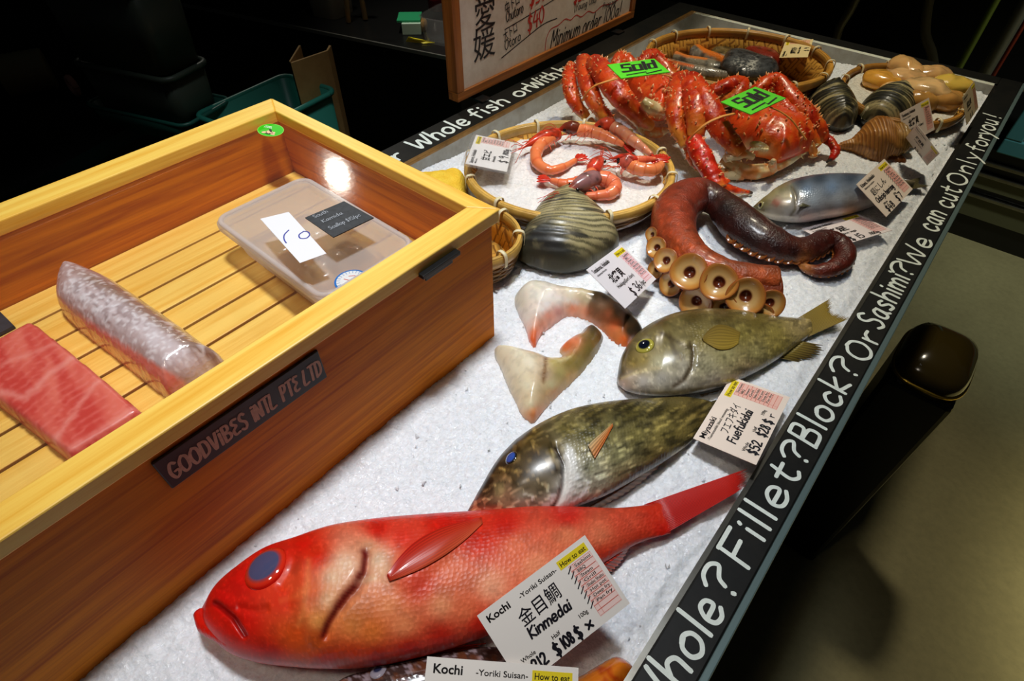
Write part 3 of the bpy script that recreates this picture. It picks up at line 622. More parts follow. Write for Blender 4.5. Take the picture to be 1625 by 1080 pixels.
# --- red alfonsino
K = thing('red_fish', 'whole bright red fish with a big grey eye lying nearest the viewer', 'fish', (-0.14, 0.14, 0))
st = [((331,953),(321,972)), ((352,925),(329,1003)), ((385,898),(360,1036)), ((430,869),(405,1053)), ((475,854),(450,1059)), ((530,836),(510,1063)), ((600,825),(575,1061)), ((680,818),(650,1047)),
      ((765,812),(740,1021)), ((850,805),(830,985)), ((920,805),(900,937)), ((980,806),(960,893)), ((1025,801),(1015,861)), ((1060,794),(1064,846))]
V, F, uv, u, s, up = fish_body(st, [.004,.013,.022,.028,.031,.033,.033,.032,.029,.025,.019,.013,.008,.004], nu=460, nv=200)
Q = toPX(V)
gill = [(572,866),(580,879),(577,904),(564,929),(549,945),(533,967),(520,989),(508,1019)]
op = [(470,880),(520,868),(570,868),(577,904),(549,945),(520,989),(495,1020),(470,960)]
bulge(V, up, Q, op, 14, 0.003)
groove(V, up, Q, [(p[0] + 3, p[1] + 2) for p in gill], 7, 0.004)
mouth = [(334,953),(346,959),(370,979),(392,1014)]
groove(V, up, Q, mouth, 4, 0.004); groove(V, up, Q, [(372,962),(405,968),(430,964)], 6, 0.0015)
bulge(V, up, Q, [(612,915),(640,880),(690,845),(740,835),(700,890),(650,935)], 14, 0.0025)
groove(V, up, Q, [(440,935),(462,905),(470,880)], 7, 0.002)
Q = toPX(V)
C = idw(Q, [(340,950,215,15,12),(325,985,222,22,12),(380,985,212,20,8),(420,1045,195,20,4),(470,1005,214,74,20),(450,950,222,44,14),(500,880,222,40,14),(480,862,215,22,8),(380,915,215,20,12),(430,880,215,18,10),(470,920,220,70,35),
  (530,915,234,186,148),(548,895,236,190,156),(522,950,230,168,120),(505,985,222,140,70),(492,940,222,96,48),(500,1015,205,80,24),(560,1045,196,50,14),(585,868,220,150,110),(600,888,238,196,160),(610,905,232,180,142),(640,850,218,52,34),
  (600,838,218,32,18),(700,828,212,26,12),(640,905,222,60,28),(665,928,214,66,44),(615,960,230,134,82),(590,1000,220,112,46),(560,990,222,125,60),(640,990,236,134,84),(700,960,236,144,98),(720,905,230,112,72),(760,850,212,40,18),(800,828,204,32,18),
  (820,868,226,112,76),(780,930,240,162,124),(850,900,230,142,102),(900,850,220,120,80),(900,816,198,34,22),(950,850,214,110,74),(1000,830,205,72,46),(1050,815,200,46,24),(1020,852,192,52,28),(1055,842,200,28,14),(700,1012,205,36,18),(760,992,200,36,18),
  (650,1035,192,22,8),(600,1050,190,25,8),(520,1055,195,30,8),(960,882,206,54,28),(850,955,215,80,50),(740,970,225,110,70)], 3.2)
C = dark_lines(C, Q, up, [(gill, 5, (95,8,8), .9), (gill[2:6], 8, (110,12,10), .5), (mouth, 4, (110,5,5), .85), ([(340,951),(362,962),(378,965)], 4, (150,8,8), .5), ([(490,880),(488,920),(482,970),(470,1000)], 5, (240,150,80), .35),
   ([(440,955),(470,945),(495,925)], 6, (238,120,60), .35), ([(640,905),(662,868),(700,842),(755,822)], 8, (200,18,10), .8), ([(612,917),(640,898),(655,880)], 4, (150,15,10), .6), ([(560,925),(600,915)], 5, (240,215,170), .4)])
n1 = fbm(Q, .06, 5, 3); n2 = fbm(Q, .25, 9, 3); C = mix(C, C * .92, sm(.5, .7, n1)); C = mix(C, np.clip(C * 1.1 + .04, 0, 1), sm(.55, .75, n2) * .6)
mb = MB(); mb.add(V, F, c=C, uv=uv); mb.alpha = sm(470, 560, Q[:, 0] + .25 * (Q[:, 1] - 900)) * .9 + .1; m_red = skin('red_fish_skin', 0.4, 300, 0.6, coat=0.12, spec=0.35, sss=0.05)
mesh_obj('body', mb, m_red, K); S = Surf(V, F)
eye(K, S, 421, 899, 0.0158, (222,48,26), (76,78,112), pr=.72, squash=.42, ring=(200,20,10))
fin(K, 'tail_fin', [(1022,801,.0165),(1036,822,.020),(1050,850,.0165)], [(1187,743,.028),(1189,757,.027),(1184,772,.025)], m_fin, (205,22,12), (226,40,28), rays=22, jag=.1, seed=3)
laid_fin(K, S, 'pectoral_fin', [(614,912),(630,888),(655,862),(690,841),(730,828),(764,820)], [(618,922),(640,914),(672,900),(706,880),(738,856),(766,830)], m_fin, (206,26,14), (228,92,54), rays=11)
fin(K, 'anal_fin', [(940,905,.019),(965,890,.019),(995,868,.018)], [(962,915,.008),(985,893,.008),(1003,862,.012)], m_fin, (205,45,22), (228,90,40), rays=10, seed=5)
fin(K, 'pelvic_fin', [(650,1040,.02),(680,1034,.02),(712,1026,.02)], [(690,1052,.006),(735,1040,.006),(772,1020,.008)], m_fin, (200,30,16), (214,70,30), rays=9, seed=6)
lp = MB(); P = catmull([PX(316,972,.018), PX(328,990,.021), PX(352,1004,.029), PX(380,1018,.035), PX(393,1016,.042)], 30)
tube(lp, P, np.interp(np.linspace(0, 1, 30), [0, .2, .7, 1], [.004, .0062, .006, .003]), 12, c=(.86, .10, .05)); mesh_obj('lower_jaw', lp, m_red, K)

# --- brown emperor
Em = thing('brown_emperor', 'dark olive-brown fish with a blue eye and white gill band behind the red fish', 'fish', (-0.16, 0.33, 0))
st = [((742,810),(746,820)), ((763,773),(772,824)), ((790,729),(802,826)), ((820,698),(838,823)), ((855,674),(878,817)), ((900,653),(920,804)), ((950,641),(970,784)), ((1000,635),(1020,755)), ((1045,632),(1062,729)), ((1085,630),(1095,704)), ((1115,634),(1118,680)), ((1140,640),(1137,666))]
V, F, uv, u, s, up = fish_body(st, [.003,.012,.019,.024,.026,.026,.025,.021,.017,.012,.008,.005], nu=320, nv=96, base=.002)
Q = toPX(V); gl = [(872,700),(884,716),(893,735),(894,766),(886,790),(872,812)]
bulge(V, up, Q, [(820,700),(872,700),(893,740),(890,775),(870,810),(820,800),(800,750)], 12, .003); groove(V, up, Q, [(p[0] + 3, p[1]) for p in gl], 5, .004); groove(V, up, Q, [(766,800),(785,806),(800,806)], 5, .002)
Q = toPX(V)
C = idw(Q, [(750,800,120,60,40),(770,770,40,27,13),(790,745,50,36,16),(815,705,70,52,22),(840,690,78,62,26),(850,720,64,47,20),(830,760,66,48,19),(800,790,150,110,80),(830,790,150,138,118),(860,770,92,78,54),(880,745,56,44,28),(870,712,68,54,24),
  (906,728,225,222,214),(906,745,228,224,216),(903,765,228,224,216),(898,783,228,224,216),(888,799,226,220,210),(912,755,222,218,208),(918,715,150,140,104),(900,680,96,84,40),(940,660,88,76,36),(1000,650,84,74,34),(1060,645,92,80,38),(1095,650,110,94,48),(935,740,150,146,112),(950,770,168,158,134),(980,720,134,128,88),(1010,690,118,108,60),
  (1050,680,124,110,58),(1080,690,120,104,52),(1040,725,118,100,54),(990,755,140,122,84),(930,690,108,100,54),(1110,660,84,70,32),(1130,655,72,62,32),(960,690,116,108,62)], 3)
C = dark_lines(C, Q, up, [(gl, 4, (24,16,10), .85), ([(790,742),(806,745),(822,748)], 2.5, (190,150,80), .6), ([(952,793),(985,768),(1020,745),(1062,716)], 3.5, (40,24,14), .75), ([(748,812),(775,807),(800,806)], 5, (196,72,52), .7), ([(800,745),(812,715),(835,705)], 5, (40,30,14), .5)])
C = mix(C, np.array([196,172,110]) / 255, region(Q, [(784,768),(797,764),(802,776),(796,788),(786,786)], 4) * .5)
n1 = fbm(Q * [1, 1.6], .09, 21, 4); C = mix(C, C * .8, sm(.48, .72, n1)); st_ = vnoise(Q @ np.array([[.85, .5], [-.5, .85]]) * [.045, .22], 1.0, 33); C = mix(C, C * .62, sm(.5, .75, st_) * sm(900, 940, Q[:, 0])); C = mix(C, np.clip(C * 1.6 + .04, 0, 1), sm(.62, .8, vnoise(Q @ np.array([[.85, .5], [-.5, .85]]) * [.06, .3], 1.0, 35)) * .7)
C = mix(C, np.clip(C * 2.2 + .05, 0, 1), sm(.66, .78, vnoise(Q, .13, 37)) * sm(900, 870, Q[:, 0]) * .5)
C = mix(C, np.array([228,225,218]) / 255, region(Q, [(899,704),(911,712),(915,738),(910,772),(900,806),(880,806),(891,775),(895,742)], 4) * .95)
mb = MB(); mb.add(V, F, c=C, uv=uv); mb.alpha = sm(880, 905, Q[:, 0]); mesh_obj('body', mb, skin('emperor_skin', .32, 330, .75, coat=.22), Em); S = Surf(V, F)
eye(Em, S, 811, 726, .0066, (28,24,20), (52,86,170), pr=.72, squash=.5, ring=(110,90,40))
laid_fin(Em, S, 'pectoral_fin', [(933,706),(946,694),(960,682),(972,671)], [(944,727),(954,710),(964,692),(973,675)], m_fin, (216,190,140), (222,112,40), rays=4, lift=.002)
fin(Em, 'pelvic_fin', [(930,806,.014),(985,774,.014),(1050,728,.014)], [(940,812,.004),(1005,776,.005),(1066,722,.008)], m_fin, (150,110,76), (196,160,130), rays=14, seed=9)
fin(Em, 'tail_fin', [(1126,638,.0155),(1134,652,.0165),(1130,668,.0155)], [(1178,622,.010),(1166,650,.010),(1168,672,.010)], m_fin, (80,68,34), (104,90,50), rays=14, seed=10)

# --- silvery bream
Br = thing('silver_bream', 'olive-backed silvery fish with a yellow forked tail beside the octopus arm', 'fish', (-0.1, 0.47, 0))
st = [((979,599),(983,611)), ((985,565),(998,621)), ((1005,533),(1030,628)), ((1030,514),(1062,629)), ((1062,500),(1092,627)), ((1100,493),(1125,622)), ((1140,492),(1165,610)), ((1180,495),(1205,591)), ((1220,501),(1240,569)), ((1255,504),(1265,549)), ((1283,506),(1288,532))]
V, F, uv, u, s, up = fish_body(st, [.003,.012,.020,.024,.026,.026,.024,.019,.014,.009,.005], nu=320, nv=96, base=.004)
Q = toPX(V); gl = [(1093,540),(1099,556),(1097,580),(1086,601),(1064,616)]
bulge(V, up, Q, [(1050,520),(1093,535),(1099,560),(1090,598),(1062,612),(1040,590)], 10, .0025); groove(V, up, Q, [(p[0] + 2, p[1] + 1) for p in gl], 4, .003); groove(V, up, Q, [(984,600),(1005,592),(1018,589)], 4, .0018)
Q = toPX(V)
C = idw(Q, [(983,590,66,54,28),(990,560,74,60,30),(1005,575,136,116,60),(1020,570,150,130,70),(1000,598,196,180,162),(990,608,190,160,140),(1020,605,200,192,182),(1050,600,196,190,178),(1045,575,190,184,150),(1030,535,120,108,66),(1020,525,84,70,36),(1050,508,84,70,34),
  (1060,530,120,108,66),(1075,555,140,128,84),(1085,580,176,168,148),(1080,610,196,188,172),(1100,500,80,66,30),(1150,500,84,70,32),(1110,530,124,110,60),(1120,580,170,162,126),(1130,605,184,172,150),(1150,560,162,152,104),(1180,530,132,118,60),(1200,510,104,90,42),
  (1200,560,152,140,88),(1190,585,150,130,92),(1230,530,140,124,62),(1240,555,140,124,60),(1260,515,150,132,84),(1275,520,166,146,100),(1285,528,150,128,70)], 3)
C = dark_lines(C, Q, up, [(gl, 3, (70,54,34), .8), ([(1060,525),(1072,560),(1085,572)], 4, (70,54,30), .5), ([(984,601),(1005,592),(1020,588),(1050,583)], 2.5, (220,200,150), .6), ([(1100,624),(1150,616),(1200,592),(1252,564)], 4, (44,28,18), .85), ([(1045,525),(1085,548),(1097,552)], 3, (56,44,24), .6)])
n1 = fbm(Q * [1, 1.5], .1, 41, 4); C = mix(C, C * .82, sm(.48, .72, n1) * .8); C = mix(C, C * .72, sm(.55, .8, vnoise(Q * [.08, .25], 1.0, 53)) * sm(1090, 1120, Q[:, 0]) * .7); C = mix(C, np.clip(C * 1.35 + .03, 0, 1), sm(.55, .75, fbm(Q, .2, 51, 3)) * .5)
mb = MB(); mb.add(V, F, c=C, uv=uv); mb.alpha = sm(1075, 1100, Q[:, 0]); mesh_obj('body', mb, skin('bream_skin', .28, 300, .7, coat=.35), Br); S = Surf(V, F)
eye(Br, S, 1023, 548, .0100, (176,166,70), (14,18,34), pr=.55, squash=.5, ring=(60,50,22))
fin(Br, 'tail_fin', [(1266,505,.0175),(1276,518,.019),(1277,537,.0175)], [(1320,472,.018),(1324,494,.018),(1354,502,.024)], m_fin, (150,128,64), (168,140,58), rays=20, jag=.14, seed=11)
fin(Br, 'anal_fin', [(1238,568,.0165),(1256,555,.0165),(1272,542,.0168)], [(1275,576,.008),(1305,562,.012),(1312,549,.014)], m_fin, (140,120,50), (90,72,36), rays=9, jag=.3, seed=12)
laid_fin(Br, S, 'pectoral_fin', [(1114,536),(1126,522),(1140,515),(1158,518),(1175,527)], [(1116,541),(1128,548),(1140,554),(1158,553),(1172,545)], m_fin, (120,96,36), (176,146,56), rays=8)
fin(Br, 'pelvic_fin', [(1110,626,.014),(1150,616,.012),(1185,600,.012)], [(1120,634,.003),(1165,622,.004),(1200,602,.006)], m_fin, (150,120,90), (186,150,130), rays=9, seed=14)

# --- herring
He = thing('herring', 'slim blue-backed silver fish partly covered by a price card', 'fish', (-0.1, 0.83, 0.012))
st = [((1194,328),(1197,332)), ((1210,312),(1212,343)), ((1240,291),(1243,353)), ((1275,281),(1275,356)), ((1315,277),(1312,351)), ((1355,277),(1350,343)), ((1395,280),(1392,328)), ((1425,284),(1422,310)), ((1449,289),(1448,299))]
V, F, uv, u, s, up = fish_body(st, [.003,.013,.021,.025,.025,.022,.016,.010,.006], nu=160, nv=56, base=.008)
Q = toPX(V); gl = [(1255,292),(1263,310),(1262,332),(1250,348)]
bulge(V, up, Q, [(1225,300),(1255,295),(1262,320),(1252,345),(1228,345)], 6, .0015); groove(V, up, Q, gl, 3, .002); Q = toPX(V)
C = idw(Q, [(1197,328,120,110,70),(1210,316,150,140,84),(1225,305,180,170,120),(1240,296,140,135,95),(1235,320,205,170,150),(1225,338,215,205,190),(1250,335,220,214,205),(1245,310,205,195,165),(1270,285,70,78,92),(1300,281,74,86,104),(1350,280,84,98,120),(1400,284,100,112,130),
  (1280,300,120,145,182),(1320,296,134,160,198),(1370,296,150,172,205),(1290,318,190,204,220),(1330,318,200,208,220),(1380,315,190,190,190),(1280,345,206,180,176),(1320,342,200,176,166),(1350,335,196,160,128),(1420,300,150,140,120),(1445,294,110,100,74),(1270,330,212,208,210)], 3)
C = dark_lines(C, Q, up, [(gl, 2, (110,96,70), .7), ([(1199,331),(1214,334)], 2, (90,70,50), .7), ([(1226,318),(1236,326)], 5, (200,110,90), .6)])
C = mix(C, C * .75, sm(.5, .7, fbm(Q * [1, 2.2], .12, 61, 4)) * .3)
mb = MB(); mb.add(V, F, c=C, uv=uv); mb.alpha = sm(1250, 1270, Q[:, 0]); mesh_obj('body', mb, skin('herring_skin', .28, 330, .4, coat=.3, metal=.25), He); S = Surf(V, F)
eye(He, S, 1207, 325, .0052, (190,180,120), (18,18,22), pr=.55, ring=(80,70,40))
fin(He, 'pectoral_fin', [(1266,328,.047),(1268,326,.047),(1270,324,.047)], [(1306,326,.042),(1312,320,.042),(1306,315,.043)], m_fin, (120,116,84), (92,92,76), rays=7, seed=15)
fin(He, 'tail_fin', [(1440,287,.0215),(1445,294,.022),(1442,301,.0215)], [(1463,281,.018),(1461,291,.018),(1479,294,.020)], m_fin, (110,100,66), (86,78,50), rays=12, seed=16)

# --- dark fish under the red one, orange fillet
Fl = thing('dark_fish', 'dark glossy silver-flecked fish almost hidden under the red fish and lower card', 'fish', (-0.2, 0.09, 0))
st = [((520,1098),(526,1112)), ((545,1076),(560,1125)), ((600,1060),(620,1135)), ((660,1046),(690,1125)), ((720,1034),(745,1100)), ((775,1026),(790,1070)), ((815,1030),(820,1048))]
V, F, uv, u, s, up = fish_body(st, [.004,.012,.016,.016,.013,.009,.005], nu=110, nv=44, lift=.35)
Q = toPX(V); C = np.tile(np.array([[64, 44, 40]]) / 255., (len(V), 1)); C = mix(C, np.array([150,130,135]) / 255, sm(.52, .66, fbm(Q * [1, 1.5], .13, 71, 4))); C = mix(C, np.array([120,60,30]) / 255, sm(.55, .7, fbm(Q, .07, 75, 2)) * .6)
mb = MB(); mb.add(V, F, c=C, uv=uv); mesh_obj('body', mb, skin('dark_fish_skin', .18, 300, .6, coat=.6), Fl); S = Surf(V, F)
eye(Fl, S, 600, 1064, .006, (150,140,150), (40,44,70), pr=.5)
mb = MB(); o = outl([(845,1100),(880,1078),(921,1065),(955,1045),(985,1032),(1009,1048),(999,1075),(985,1110),(920,1130)], .018)
def cf(V, D):
    q = V[:, :2]; c = mix(np.array([206,98,16]) / 255, np.array([228,140,40]) / 255, fbm(q, 60, 81, 3)); return mix(c, np.array([188,70,14]) / 255, sm(.5, .7, fbm(q * [1, 3], 90, 85, 3)))
pillow(mb, o, .004, lambda d, q: .019 * (1 - np.exp(-d / .007)) + .003 * (fbm(q, 60, 82, 3) - .5) * sm(0, .006, d), .0025, cfun=cf)
tag(mesh_obj('orange_fillet', mb, mat('orange_flesh', None, rough=.22, coat=.5, sss=.15, bumps=[('noise', 160, .3, .001)])), 'glossy orange piece of fish by the rim, behind the lowest price card', 'fish')
# ------------------------------------------------------------------ collar pieces
m_flesh = mat('fish_flesh', None, rough=0.3, spec=0.5, coat=0.35, sss=0.12, bumps=[('noise', 120, 0.3, 0.0012)])
def collar(name, label, pts, h, top, edge, samples, lines_=(), noise_=.003, res=.0024):
    mb = MB(); o = outl(pts, h)
    def cf(V, D):
        q = toPX(V); c = idw(q, samples, 3.2, 4)
        for poly, w, cl, k in lines_:
            d, f = dist_poly(q, poly); c = mix(c, np.array(cl) / 255, np.exp(-(d / w) ** 2) * k)
        return mix(c, c * .93, sm(.5, .68, fbm(q, .14, 91, 3)))
    pillow(mb, o, .006, lambda d, q: top * (1 - np.exp(-d / edge)) + noise_ * (fbm(q, 70, 92, 3) - .5) * sm(0, .005, d), res, cfun=cf)
    return tag(mesh_obj(name, mb, m_flesh), label, 'fish collar', 'fish collars beside the box')
collar('fish_collar', 'C-shaped cream fish collar with orange inner edge and dark skin, below the big clam',
  [(834,446),(866,445),(895,453),(929,457),(958,462),(983,474),(1004,491),(1020,510),(1024,522),(1008,532),(994,545),(985,543),(974,536),(962,522),(941,503),(922,494),(905,490),(893,494),(880,502),(862,516),(854,528),(849,540),(842,532),(835,509),(822,482),(817,463)], .014, .026, .011,
  [(830,455,240,233,214),(850,468,240,234,220),(872,464,240,232,220),(838,505,240,230,216),(845,492,240,230,218),(868,482,242,236,230),(905,462,232,222,198),(925,466,206,192,156),(850,455,238,230,210),(825,480,232,224,200),(835,495,236,226,210),(842,512,238,205,190),(860,490,240,232,226),(885,478,238,226,216),(905,470,226,214,186),(870,500,226,150,128),(850,528,232,120,78),(846,537,226,96,48),(858,515,232,150,120),(885,494,214,150,140),(910,488,228,140,104),
   (930,475,196,180,146),(945,468,120,104,66),(930,494,234,152,116),(955,482,222,188,160),(965,498,238,150,110),(975,515,236,120,70),(990,538,232,106,44),(982,530,240,140,80),(985,482,84,70,40),(980,495,92,70,34),(1000,505,42,34,22),(1015,520,34,28,20),(1000,525,50,38,22),(960,470,96,80,48)], [([(862,470),(890,473),(915,480)], 5, (244,238,232), .6)])
collar('fish_collar', 'triangular cream fish collar with gold skin edge, lying nearest the box corner',
  [(786,544),(814,545),(837,551),(861,557),(875,563),(888,562),(893,556),(889,547),(893,540),(905,531),(922,521),(931,512),(939,511),(958,524),(955,540),(944,561),(926,581),(909,597),(890,614),(875,628),(859,645),(846,659),(834,653),(817,624),(797,577)], .014, .024, .010,
  [(800,550,236,226,196),(820,560,238,228,200),(840,575,236,226,200),(815,585,236,226,196),(835,610,234,224,192),(840,640,232,220,184),(862,575,214,190,160),(866,595,196,166,136),(875,610,208,196,150),(890,590,182,166,104),(905,575,150,128,64),(880,572,190,170,100),(900,545,232,120,70),(912,538,236,140,100),
   (925,525,150,120,76),(938,518,70,58,42),(945,535,116,98,44),(935,555,132,112,54),(920,575,150,130,72),(905,598,206,160,100),(880,622,214,150,96),(850,655,230,140,84),(953,530,86,70,36)], [([(866,560),(866,575),(862,604)], 2.6, (120,80,46), .8), ([(872,566),(890,572),(905,566)], 2.5, (240,226,180), .6)])

# ------------------------------------------------------------------ clams and whelk
m_shell = mat('clam_shell', None, rough=0.42, spec=0.5, coat=0.25, coatr=0.25, bumps=[('noise', 260, 0.25, 0.0008)])
def clam(label, pts, h, top, umbo, cfun, ring=760.0, group=None, low=(.13, .12, .08)):
    o = outl(pts, h); ctr = o.mean(0); um = PX(*umbo, h)[:2]
    t = thing('clam', label, 'clam', (*ctr, zice(*ctr)), group); zb = float(zice(*ctr))
    mb = MB()
    def prof(d, q):
        r = np.linalg.norm(q - um, axis=1); w = np.sin(r * ring + 3 * fbm(q, 30, 101, 2)); R = d.max()
        x = np.clip(d / R, 0, 1); return top * np.sqrt(np.maximum(1 - (1 - x) ** 2, 0)) + .00055 * w * sm(.0, .004, d)
    def cf(V, D):
        q = V[:, :2]; r = np.linalg.norm(q - um, axis=1); return cfun(V, toPX(V), r, D)
    pillow(mb, o, zb + h, prof, .0014, cfun=cf, zb=zb + h - .001); mesh_obj('upper_valve', mb, m_shell, t)
    mb = MB(); o2 = ctr + (o - ctr) * .985
    pillow(mb, o2, 0, lambda d, q: 0 * d, .003, c=low, zb=0); v = mb.V(); m_ = len(v) // 2
    d, _ = dist_poly(v[:, :2], np.vstack([o2, o2[:1]])); x = np.clip(d / d.max(), 0, 1)
    v[:m_, 2] = zb + h - .0006; v[m_:, 2] = zb + h - .001 - (h + .002) * np.sqrt(np.maximum(1 - (1 - np.minimum(x[m_:] * 2.4, 1)) ** 2, 0)); mb.v = [v]
    mb.c = [mix(np.array(low), np.array(low) * 1.9, sm(.4, .7, fbm(v, 90, 105, 3)))]; mesh_obj('lower_valve', mb, m_shell, t); return t
def big(V, q, r, D):
    base = mix(np.array([150,138,96]) / 255, np.array([176,164,122]) / 255, fbm(V[:, :2], 40, 111, 3)); w = np.sin(r * 980 + 5 * fbm(V[:, :2], 24, 112, 3))
    c = mix(base, np.array([70,66,44]) / 255, sm(.1, .9, w) * .75); band = sm(.62, .7, fbm(np.column_stack([r * 1.0, V[:, 0] * .25]), 130, 113, 3)); c = mix(c, np.array([28,27,24]) / 255, band * .8)
    dk = region(q, [(822,408),(826,380),(845,352),(872,350),(890,372),(905,395),(930,425),(900,436),(850,426)], 16) * sm(.25, .5, fbm(q, .05, 114, 3) + .12)
    c = mix(c, np.array([24,25,25]) / 255, dk * .95); c = mix(c, np.array([58,54,34]) / 255, sm(.012, .0, D) * .7); return mix(c, np.array([186,172,120]) / 255, sm(.02, .008, r) * .6)
clam('large ridged olive and black clam in front of the prawn basket', [(900,314),(920,320),(940,336),(958,352),(972,367),(982,388),(974,401),(951,414),(930,424),(905,430),(876,429),(846,421),(822,409),(820,396),(827,382),(842,353),(862,330),(880,319)], .012, .046, (897,320), big)
def dusk(V, q, r, D):
    c = mix(np.array([44,42,32]) / 255, np.array([90,84,54]) / 255, sm(.35, .65, fbm(V[:, :2], 60, 121, 4))); w = np.sin(r * 900 + 6 * fbm(V[:, :2], 26, 122, 3)); c = mix(c, np.array([16,17,16]) / 255, sm(.0, .8, w) * .8)
    return mix(c, np.array([190,176,126]) / 255, sm(.58, .72, fbm(np.column_stack([r * 2.2, V[:, 1] * .4]), 120, 123, 3)) * .85)
clam('small dark mottled clam between the crabs and the shellfish basket', [(1281,168),(1290,155),(1307,148),(1325,149),(1342,162),(1354,180),(1357,192),(1349,204),(1331,208),(1308,200),(1288,181)], .014, .034, (1296,152), dusk, group='small dark clams')
clam('small dark striped clam behind the brown whelk', [(1359,182),(1368,172),(1382,164),(1410,160),(1434,166),(1446,180),(1440,196),(1425,208),(1398,209),(1374,203),(1361,194)], .014, .036, (1424,166), dusk, group='small dark clams')
# whelk: spiral of swelling whorls
wk = MB(); A, B_ = PX(1333, 231, .016), PX(1452, 224, .030); ax = B_ - A; Lw = np.linalg.norm(ax); ax = ax / Lw; n1 = np.cross(ax, [0, 0, 1.0]); n1 /= np.linalg.norm(n1); n2 = np.cross(n1, ax)
nu, nv = 150, 60; uu = np.linspace(0, 1, nu); tt = np.arange(nv) * 2 * math.pi / nv
ku = np.array([0, .06, .16, .26, .36, .47, .57, .635, .68, .74, .80, .835, .88, .925, .95, 1.0, 1.2]); kr = 1.12 * np.array([.004, .006, .009, .018, .030, .0355, .033, .0255, .0245, .026, .0225, .0165, .0165, .013, .0095, .002, .001])
U_, T_ = np.meshgrid(uu, tt, indexing='ij'); ph = np.clip(U_ + .075 * (T_ / (2 * math.pi) - .5) * sm(.25, .5, U_), 0, 1.0)
Rr = np.interp(ph, ku, kr) * (1 + .025 * np.sin(ph * 190)) * (1 + .03 * np.sin(T_ * 7 + ph * 20)); Rr = np.where(U_ > .985, np.minimum(Rr, .002), Rr)
Vw = A + ax * (U_ * Lw)[..., None] + Rr[..., None] * (np.cos(T_)[..., None] * n1 + np.sin(T_)[..., None] * n2); Vw = Vw.reshape(-1, 3)
cw = mix(np.array([150,94,34]) / 255, np.array([206,148,70]) / 255, fbm(Vw, 60, 131, 4)); cw = mix(cw, np.array([92,52,18]) / 255, sm(.4, .9, np.sin(ph.ravel() * 190)) * .55); cw = mix(cw, np.array([120,104,44]) / 255, sm(.62, .8, U_.ravel()) * .5); cw = mix(cw, np.array([226,180,120]) / 255, sm(.6, .72, fbm(Vw, 90, 135, 3)) * .5)
wk.add(Vw, grid_faces(nu, nv, wrapv=True) + [tuple(range(nv))[::-1], tuple(range((nu - 1) * nv, nu * nv))], c=cw, uv=Vw[:, :2])
Vz = wk.v[0]; Vz[:, 2] = np.maximum(Vz[:, 2], .001)
wt = thing('whelk', 'brown spiral whelk lying on ice beside the two small dark clams', 'sea snail', (*Vw.mean(0)[:2], .002)); mesh_obj('shell', wk, mat('whelk_shell', None, rough=.5, coat=.2, bumps=[('noise', 300, .35, .001)]), wt)
op = MB(); ellipsoid(op, PX(1420, 252, .012), (.016, .011, .008), c=(.42, .24, .10)); mesh_obj('foot', op, m_flesh, wt)

# ------------------------------------------------------------------ octopus arm
oc = thing('octopus_arm', 'reddish-brown octopus arm with large suckers, curling to a dark thin tip', 'octopus', (-0.14, 0.6, 0))
path = [(1231,441,.044,.014),(1191,437,.046,.0145),(1145,428,.047,.0155),(1110,412,.047,.018),(1086,391,.044,.021),(1071,366,.040,.025),(1070,341,.036,.0275),(1087,317,.033,.0275),(1112,309,.031,.024),(1138,320,.03,.020),(1160,340,.03,.024),(1187,365,.03,.026),(1221,385,.028,.024),(1258,397,.025,.018),(1289,392,.024,.0155),(1314,380,.023,.0135),(1334,387,.022,.0125),(1341,407,.021,.012),(1325,424,.020,.0105),(1299,430,.018,.0085),(1281,426,.016,.006),(1272,418,.015,.0045),(1276,413,.0145,.003)]
A = catmull([[*PX(a, b, c + .004), r] for a, b, c, r in path], 240); P, R = A[:, :3], np.maximum(A[:, 3], .002)
def ocol(V, t, n):
    c = idw(toPX(V), [(1220,440,200,92,44),(1170,440,186,84,36),(1120,420,180,78,32),(1080,390,176,72,30),(1060,360,162,64,32),(1075,330,152,56,30),(1105,305,132,48,30),(1110,325,110,38,24),(1132,315,48,16,14),(1150,330,26,10,10),(1180,355,42,15,14),(1190,380,34,12,12),(1230,390,48,15,13),(1260,400,46,14,12),(1300,385,58,18,13),(1330,380,66,21,15),(1340,410,88,27,16),(1310,428,96,32,18),(1272,418,214,140,70)], 3, 5)
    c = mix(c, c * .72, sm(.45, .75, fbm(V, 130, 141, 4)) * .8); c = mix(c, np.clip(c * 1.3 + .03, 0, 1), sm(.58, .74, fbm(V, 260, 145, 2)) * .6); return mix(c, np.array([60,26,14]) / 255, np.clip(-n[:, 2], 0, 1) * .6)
om = MB(); tube(om, P, R, 36, flat=.86, upfix=True, cfun=ocol, bump=lambda V: .0022 * (fbm(V, 120, 142, 3) - .5) + .001 * (fbm(V, 420, 147, 2) - .5))
